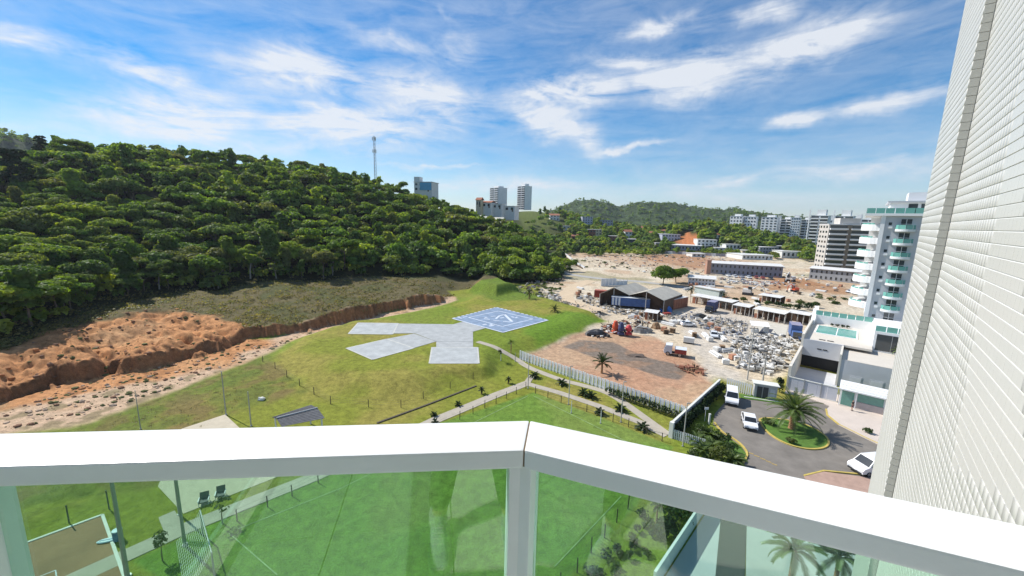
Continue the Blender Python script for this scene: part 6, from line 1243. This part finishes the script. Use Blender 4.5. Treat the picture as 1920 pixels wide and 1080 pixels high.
for a in [('tiny white house high among the trees of the back hill', 1158, 418, 10, 8, 'white', 'flat'), ('small cream house with red roof in the middle of the back hill', 1200, 436, 12, 9, 'cream', 'gable'), ('small white house near the tall back hill trees', 1222, 446, 12, 9, 'white', 'gable'), ('little grey house at the right foot of the back hill', 1236, 464, 14, 8, 'grey', 'flat'), ('small red-roofed house left of the orange cut', 1246, 440, 12, 7, 'white', 'gable'), ('little white house on the knoll right of the orange cut', 1345, 447, 12, 7, 'white', 'gable'), ('flat white house at the foot of the knoll', 1352, 472, 22, 7, 'white', 'flat'), ('pale shop beside the far sheds', 1402, 478, 22, 8, 'cream', 'flat'), ('low grey house before the far towers', 1468, 470, 22, 8, 'grey', 'flat'), ('white house with red roof before the slim towers', 1512, 474, 18, 9, 'white', 'gable'), ('brown-roofed house at the left foot of the back hill', 1078, 452, 14, 9, 'brick', 'gable'), ('white house with terrace under the grassy hill', 1062, 432, 14, 8, 'white', 'flat'), ('long white canopy roof behind the brick column', 1310, 482, 26, 6, 'white', 'flat')]: house(*a)
# wall and fence line at the far edge of the ground
t = thing('far_wall', 'long pale wall closing the far side of the building ground', 'wall', at(1230, 478)); 
for i in range(20): a, b = ground(1225+i*9, 474+i*.5), ground(1233.6+i*9, 474+(i+1)*.5); wallq(a, b, a.z-.5, a.z+2.6, bgrey if i % 3 else whitec, 'panel', t, .2)
# mast on the ridge
b = aty(704, 332, 270); t = thing('radio_mast', 'slim lattice radio mast on the forest ridge', 'mast', (b.x, b.y, b.z-8)); topz = aty(704, 255, 270).z-b.z+8; mm_ = M('mast_steel', (.42, .42, .44), .5, .1, metal=.5)
for k in range(3): a = k*2.094; MB().tube((1.0*math.cos(a), 1.0*math.sin(a), 0), (.55*math.cos(a), .55*math.sin(a), topz), .14, .10, 5).build('leg', mm_, t)
n = 16
for i in range(n):
    z0, z1 = topz*i/n, topz*(i+1)/n; r0, r1 = 1-.45*i/n, 1-.45*(i+1)/n
    for k in range(3): a, a2 = k*2.094, (k+1)*2.094; MB().tube((r0*math.cos(a), r0*math.sin(a), z0), (r1*math.cos(a2), r1*math.sin(a2), z1), .06, .06, 4).build('brace', mm_, t)
for z in (topz*.72, topz*.95): 
    for k in range(3): a = k*2.094+1; MB().box((1.1*math.cos(a), 1.1*math.sin(a), z), (.4, .4, 2.2), a).build('antenna', kerbw, t)
for i, (x, y) in enumerate([(998, 383), (1016, 379), (1006, 386)]): b = ground(x, y+4); t = thing('ridge_pole', 'thin pole on the grassy hilltop, %s of three' % ['left', 'right', 'middle'][i], 'pole', b, 0, 'poles on the grassy hilltop'); MB().tube((0, 0, -1), (0, 0, 11), .3, .2, 5).build('shaft', brownv, t); MB().box((0, 0, 10), (3, .3, .3)).build('cross_arm', brownv, t)
# woods on the back hill and street trees far off
q1 = [leaf_cloud(crown_lobes(k, rng), 150, .85) for k in ('round', 'flat', 'round', 'tall')]
Q = []; T = []
def add_far(x, y, z, s, tint):
    q = random.choice(q1); an = random.random()*6.283; R = np.array([[math.cos(an), -math.sin(an), 0], [math.sin(an), math.cos(an), 0], [0, 0, 1]]); Q.append((q @ R.T)*s+np.array([x, y, z-2.0*s])); T.append(np.full(len(q), tint))
cand = []
for _ in range(3600):
    x = random.uniform(985, 1660); a = col_az(x); rf = np.interp(a, B_az, B_rf); rr_ = np.interp(a, B_az, B_rr); r = rf-25+(rr_-rf+75)*random.random(); cand.append((r*math.sin(a), r*math.cos(a), x, r, (r-rf)/(rr_-rf)))
zc = height(np.array([c[0] for c in cand]), np.array([c[1] for c in cand]))
for c, z in zip(cand, zc):
    if c[2] < 1064 and c[3] > 425 and random.random() < (.97 if c[2] < 1045 else .6): continue
    if math.hypot((c[2]-1288)/25, (c[3]-472)/42) < 1: continue
    if any(abs(c[2]-h[0]) < h[1]*.5+1.5 and -26 < c[3]-h[2] < 10 for h in HOUSES): continue
    if c[4] < .1 and random.random() < .55: continue
    add_far(c[0], c[1], float(z), random.uniform(.7, 1.25)*(1.0 if c[4] > .1 else .7), random.random())
for _ in range(240):   # trees across the far valley floor, between and before the towers
    x = random.uniform(1360, 1640); p = ground(x, random.uniform(462, 480))
    if any(abs(x-h[0]) < h[1]*.5+2 and -40 < math.hypot(p.x, p.y)-h[2] < 14 for h in HOUSES): continue
    add_far(p.x, p.y, p.z, random.uniform(.6, 1.0), random.random())
for _ in range(70): x = random.uniform(1095, 1240); p = ground(x, random.uniform(470, 482)); add_far(p.x, p.y, p.z, random.uniform(.4, .8), random.random())
o = bpy.data.objects.new('far_woods', quads_mesh('far_woods', np.concatenate(Q), np.concatenate(T))); COL.objects.link(o); o.data.materials.append(LEAFA); tag(o, 'wooded back hill with trees between the far houses', 'woods', kind='stuff')
# crowns along the far hill tops (one mass)
Q = []; T = []
for hobj in [o for o in COL.objects if o.name.startswith('hills')]:
    vs = np.array([v.co for v in hobj.data.vertices]); 
    for i in rng.choice(len(vs), 2600):
        v = vs[i]; add_far(v[0], v[1], v[2]-3, random.uniform(.8, 1.5), random.random()*.6)
Q = [q[::3] for q in Q]; T = [t_[::3] for t_ in T]
o = bpy.data.objects.new('far_woods', quads_mesh('far_woods', np.concatenate(Q)*1.0, np.concatenate(T))); COL.objects.link(o); o.data.materials.append(LEAFA); tag(o, 'hazy wooded ranges along the horizon', 'woods', kind='stuff')
# a few tall conifers standing above the left ridge
for i, (x, y, s, lb) in enumerate([(78, 290, 1.0, 'dark pointed conifer left of the broad ridge tree'), (20, 330, 1.25, 'dark pointed conifer at the left edge of the forest'), (45, 360, 1.2, 'dark conifer below the left ridge'), (160, 262, .8, 'dark conifer on the left ridge')]):
    d_ = ray(x, y); r = 235 if i else 270; k = r/math.hypot(d_.x, d_.y); X_, Y_ = d_.x*k, d_.y*k; plant_tree('conifer', lb, 'tree', (X_, Y_, hz(X_, Y_)-.5), 1.1*s, (0, pine_c, pine_t), 'dark conifers of the left ridge', 1.15*s)
plant_tree('ridge_tree', 'broad dark tree standing above the left ridge line', 'tree', (lambda d_: (d_.x*272, d_.y*272, hz(d_.x*272, d_.y*272)))(Vector((ray(140, 262).x, ray(140, 262).y, 0)).normalized()), 1.3, PROTO[1], sz=1.15)
plant_tree('ridge_tree', 'lone round tree on the ridge right of the radio mast', 'tree', (lambda d_: (d_.x*285, d_.y*285, hz(d_.x*285, d_.y*285)+1))(Vector((ray(752, 340).x, ray(752, 340).y, 0)).normalized()), 1.0, PROTO[2], sz=1.1)

# ------------------------------------------------------------------ air
hb_ = MB(); hb_.box((0, 0, 130), (9200, 9200, 264)); hzo = hb_.build('haze', None); tag(hzo, kind='stuff')
hm = bpy.data.materials.new('haze_air'); hm.use_nodes = True; N = hm.node_tree.nodes; N.clear(); pv2 = N.new('ShaderNodeVolumePrincipled'); ho = N.new('ShaderNodeOutputMaterial'); hm.node_tree.links.new(pv2.outputs[0], ho.inputs['Volume'])
pv2.inputs['Color'].default_value = (.80, .89, 1, 1); pv2.inputs['Density'].default_value = .00009; pv2.inputs['Anisotropy'].default_value = .3; hzo.data.materials.append(hm)
# ------------------------------------------------------------------ the person at the rail, seen mirrored in the left glass
FZ = CAM_H-1.60
gp0 = mid[2]; gn = Vector((dL.y, -dL.x, 0))     # glass plane, normal towards the viewer
def mirror(p): return p-gn*(2*(p-gp0).dot(gn))
fL, fR = mirror(at(822, 1015, FZ)), mirror(at(958, 1015, FZ))
skinm = M('skin', (.42, .26, .19), .6, .06, 8); trous = M('dark_trousers', (.035, .04, .045), .9, .2, 6); shirt = M('grey_shirt', (.25, .26, .28), .9, .12, 5); shoem = M('pale_sneaker', (.42, .47, .50), .8, .15, 12); sole = M('sneaker_sole', (.66, .66, .64), .7, .05); hairm = M('dark_hair', (.025, .018, .014), .7, .2, 20)
per = thing('person', 'person in dark trousers and pale sneakers mirrored in the left glass panel', 'person', ((fL.x+fR.x)/2, (fL.y+fR.y)/2, FZ))
def skin_body(name, V, E, root, mat, sub=2, parent=per):
    me = bpy.data.meshes.new(name); me.from_pydata([tuple(Vector(v[0])-Vector(per.location)) for v in V], E, []); o = bpy.data.objects.new(name, me); COL.objects.link(o); o.parent = parent; me.materials.append(mat)
    o.modifiers.new('skin', 'SKIN'); 
    for i, v in enumerate(V): d = me.skin_vertices[0].data[i]; d.radius = (v[1], v[2] if len(v) > 2 else v[1]); d.use_root = (i == root)
    s = o.modifiers.new('sub', 'SUBSURF'); s.levels = s.render_levels = sub; o.modifiers['skin'].use_smooth_shade = True; return o
cx = (fL.x+fR.x)/2; hy = (fL.y+fR.y)/2-.10; Zp = lambda z: FZ+z
aL, aR = fL+Vector((0, -.03, .09)), fR+Vector((0, -.03, .09))
hip = Vector((cx, hy, Zp(.93))); ch = Vector((cx, hy-.07, Zp(1.28))); nk = Vector((cx+.02, hy-.10, Zp(1.46))); hd = Vector((cx+.03, hy-.10, Zp(1.58))); ht = Vector((cx+.03, hy-.11, Zp(1.70)))
kL, kR = (aL+hip)/2+Vector((-.04, .05, -.02)), (aR+hip)/2+Vector((.04, .05, -.02))
sL, sR = ch+Vector((-.18, .0, .10)), ch+Vector((.18, 0, .10)); eL, eR = Vector((-.30, hy+.03, Zp(1.24))), Vector((.24, hy+.03, Zp(1.24))); wL, wR = Vector((-.13, -.05, CAM_H-.10)), Vector((.13, -.05, CAM_H-.10))
V = [(hip, .13, .10), (ch, .14, .10), (nk, .052), (hd, .078, .09), (ht, .06, .075), (sL, .055), (eL, .042), (wL, .028, .022), (sR, .055), (eR, .042), (wR, .028, .022), (hip+Vector((-.09, 0, -.06)), .085), (kL, .058), (aL, .038), (hip+Vector((.09, 0, -.06)), .085), (kR, .058), (aR, .038)]
E = [(0, 1), (1, 2), (2, 3), (3, 4), (1, 5), (5, 6), (6, 7), (1, 8), (8, 9), (9, 10), (0, 11), (11, 12), (12, 13), (0, 14), (14, 15), (15, 16)]
for w, s in ((7, -1), (10, 1)):   # palms and five fingers curled round the phone
    base = V[w][0]; palm_ = base+Vector((-.028*s, .015, .055)); V.append((palm_, .026, .014)); pi_ = len(V)-1; E.append((w, pi_))
    for k in range(4):
        f0 = palm_+Vector((.012*s-.002*s*k, .010, .020+.012*k-.018)); f1_ = f0+Vector((-.014*s, .014, .012)); f2_ = f1_+Vector((-.022*s, -.006, .006)); j = len(V); V += [(f0, .0085), (f1_, .008), (f2_, .0065)]; E += [(pi_, j), (j, j+1), (j+1, j+2)]
    j = len(V); V += [(palm_+Vector((-.024*s, -.012, -.004)), .0095), (palm_+Vector((-.042*s, -.012, .014)), .0075)]; E += [(pi_, j), (j, j+1)]
body = skin_body('body', V, E, 0, skinm, 1)
for a, k, h_, nm in ((aL, kL, hip+Vector((-.09, 0, -.06)), 'l'), (aR, kR, hip+Vector((.09, 0, -.06)), 'r')): pass
skin_body('trousers', [(hip+Vector((0, 0, .05)), .145, .115), (hip+Vector((-.09, 0, -.07)), .10), (kL, .073), (aL+Vector((0, -.005, .07)), .058), (hip+Vector((.09, 0, -.07)), .10), (kR, .073), (aR+Vector((0, -.005, .07)), .058)], [(0, 1), (1, 2), (2, 3), (0, 4), (4, 5), (5, 6)], 0, trous)
skin_body('shirt', [(hip+Vector((0, 0, .02)), .15, .12), (ch, .155, .115), (nk+Vector((0, 0, -.05)), .07), (sL, .072), ((sL+eL)/2, .062), (sR, .072), ((sR+eR)/2, .062)], [(0, 1), (1, 2), (1, 3), (3, 4), (1, 5), (5, 6)], 0, shirt)
skin_body('hair', [(hd+Vector((0, -.03, .05)), .085, .085), (ht+Vector((0, -.01, .02)), .075, .08)], [(0, 1)], 0, hairm, 1)
fc = MB(); fy = hd.y+.095
for s in (-1, 1): MB().blob((hd.x+.032*s, fy-.012, hd.z+.035), (.013, .010, .009), 1, 0).build('eye', M('eye_white', (.7, .7, .68), .3), per, True); MB().blob((hd.x+.088*s, hd.y-.005, hd.z+.02), (.012, .022, .034), 2, .05).build('ear', skinm, per, True)
MB().blob((hd.x, fy+.006, hd.z+.005), (.014, .022, .024), 1, .05).build('nose', skinm, per, True); MB().blob((hd.x, fy-.006, hd.z-.035), (.026, .008, .007), 1, .05).build('mouth', M('lips', (.35, .14, .12), .5), per, True)
for f, a in ((fL, aL), (fR, aR)):
    y0 = f.y-.10; sh = MB(); prof = [(-.10, .10, .036), (-.05, .105, .040), (.0, .095, .042), (.06, .075, .046), (.12, .058, .047), (.17, .042, .040), (.195, .024, .022)]
    vs = []; fs = []; n = 8
    for (yy, hh, ww) in prof:
        for i in range(n): t_ = math.pi*i/(n-1); vs.append((f.x+ww*math.cos(t_), f.y+yy, FZ+.03+(hh-.03)*math.sin(t_)**.7))
    m_ = len(prof); fs = [(j*n+i, j*n+i+1, (j+1)*n+i+1, (j+1)*n+i) for j in range(m_-1) for i in range(n-1)]+[tuple(range(n)), tuple((m_-1)*n+i for i in range(n-1, -1, -1))]
    sh.add(vs, fs); so_ = sh.build('shoe', shoem, per, True, True)
    sl2 = MB(); sl2.prism([(f.x+ww*1.06*s, f.y+yy) for s, seq in ((1, prof), (-1, prof[::-1])) for (yy, hh, ww) in seq], FZ+.0, FZ+.031); sl2.build('sole', sole, so_, False).location = -Vector(per.location)
    for k in range(4): MB().tube((f.x-.026, f.y+.015+.022*k, FZ+.098-.010*k), (f.x+.026, f.y+.02+.022*k, FZ+.098-.010*k), .004, .004, 5).build('lace', sole, so_, False).location = -Vector(per.location)
    MB().tube(a+Vector((0, 0, .0)), a+Vector((0, 0, .065)), .047, .045, 10).build('sock', M('sock', (.55, .57, .57), .9), per, True)
ph = thing('phone', 'dark phone held up at arm height by the person at the rail', 'phone', (0, -.014, CAM_H)); MB().box((0, 0, 0), (.158, .008, .076)).build('case', blackp, ph, bevel=.003); MB().box((0, -.0045, 0), (.150, .001, .070)).build('screen', carglass, ph)
# ------------------------------------------------------------------ pedestrian on the pavement by the gatehouse
p0 = at(1597, 770, .14); ped = thing('person', 'person in dark top and dark shorts standing on the pavement by the gatehouse', 'person', p0, R_(20))
def ped_skin(name, V, E, mat, sub=1):
    me = bpy.data.meshes.new(name); me.from_pydata([v[0] for v in V], E, []); o = bpy.data.objects.new(name, me); COL.objects.link(o); o.parent = ped; me.materials.append(mat); o.modifiers.new('skin', 'SKIN').use_smooth_shade = True
    for i, v in enumerate(V): d = me.skin_vertices[0].data[i]; d.radius = (v[1], v[2] if len(v) > 2 else v[1]); d.use_root = (i == 0)
    s = o.modifiers.new('sub', 'SUBSURF'); s.levels = s.render_levels = sub; return o
V = [((0, 0, .95), .13, .10), ((0, .01, 1.3), .15, .10), ((0, .01, 1.5), .055), ((0, -.01, 1.62), .08, .09), ((0, 0, 1.75), .065, .075)]; E = [(0, 1), (1, 2), (2, 3), (3, 4)]
for s in (-1, 1):
    j = len(V); V += [((s*.2, .01, 1.42), .055), ((s*.26, .02, 1.14), .042), ((s*.25, -.07, .90), .03), ((s*.25, -.09, .82), .034, .018), ((s*.10, 0, .88), .085), ((s*.11, -.02*s, .48), .056), ((s*.12, .02, .08), .038), ((s*.13, -.15, .04), .036, .03)]
    E += [(1, j), (j, j+1), (j+1, j+2), (j+2, j+3), (0, j+4), (j+4, j+5), (j+5, j+6), (j+6, j+7)]
    for k in range(5): V.append(((s*(.25-.012*k+.02), -.10-.004*k, .745+.012*abs(k-1)), .008)); E.append((j+3, len(V)-1))
ped_skin('body', V, E, skinm)
ped_skin('top', [((0, 0, 1.0), .15, .115), ((0, .01, 1.3), .165, .115), ((0, .01, 1.44), .09), ((-.2, .01, 1.42), .075), ((-.24, .015, 1.24), .06), ((.2, .01, 1.42), .075), ((.24, .015, 1.24), .06)], [(0, 1), (1, 2), (1, 3), (3, 4), (1, 5), (5, 6)], M('black_cotton', (.03, .035, .035), .9, .15, 5))
ped_skin('shorts', [((0, 0, .99), .145, .115), ((-.10, 0, .86), .105), ((-.108, .0, .58), .085), ((.10, 0, .86), .105), ((.108, 0, .58), .085)], [(0, 1), (1, 2), (0, 3), (3, 4)], M('plum_cotton', (.11, .03, .05), .9, .15, 5))
ped_skin('hair', [((0, .015, 1.68), .085, .09), ((0, .015, 1.77), .07, .075)], [(0, 1)], hairm)
MB().blob((0, -.105, 1.63), (.014, .02, .024), 1, .05).build('nose', skinm, ped)
for s in (-1, 1): MB().blob((s*.03, -.095, 1.66), (.012, .01, .008), 1, 0).build('eye', MATS['eye_white'], ped); MB().blob((s*.13, -.06, .05), (.045, .13, .05), 1, .05).build('shoe', blackp, ped)
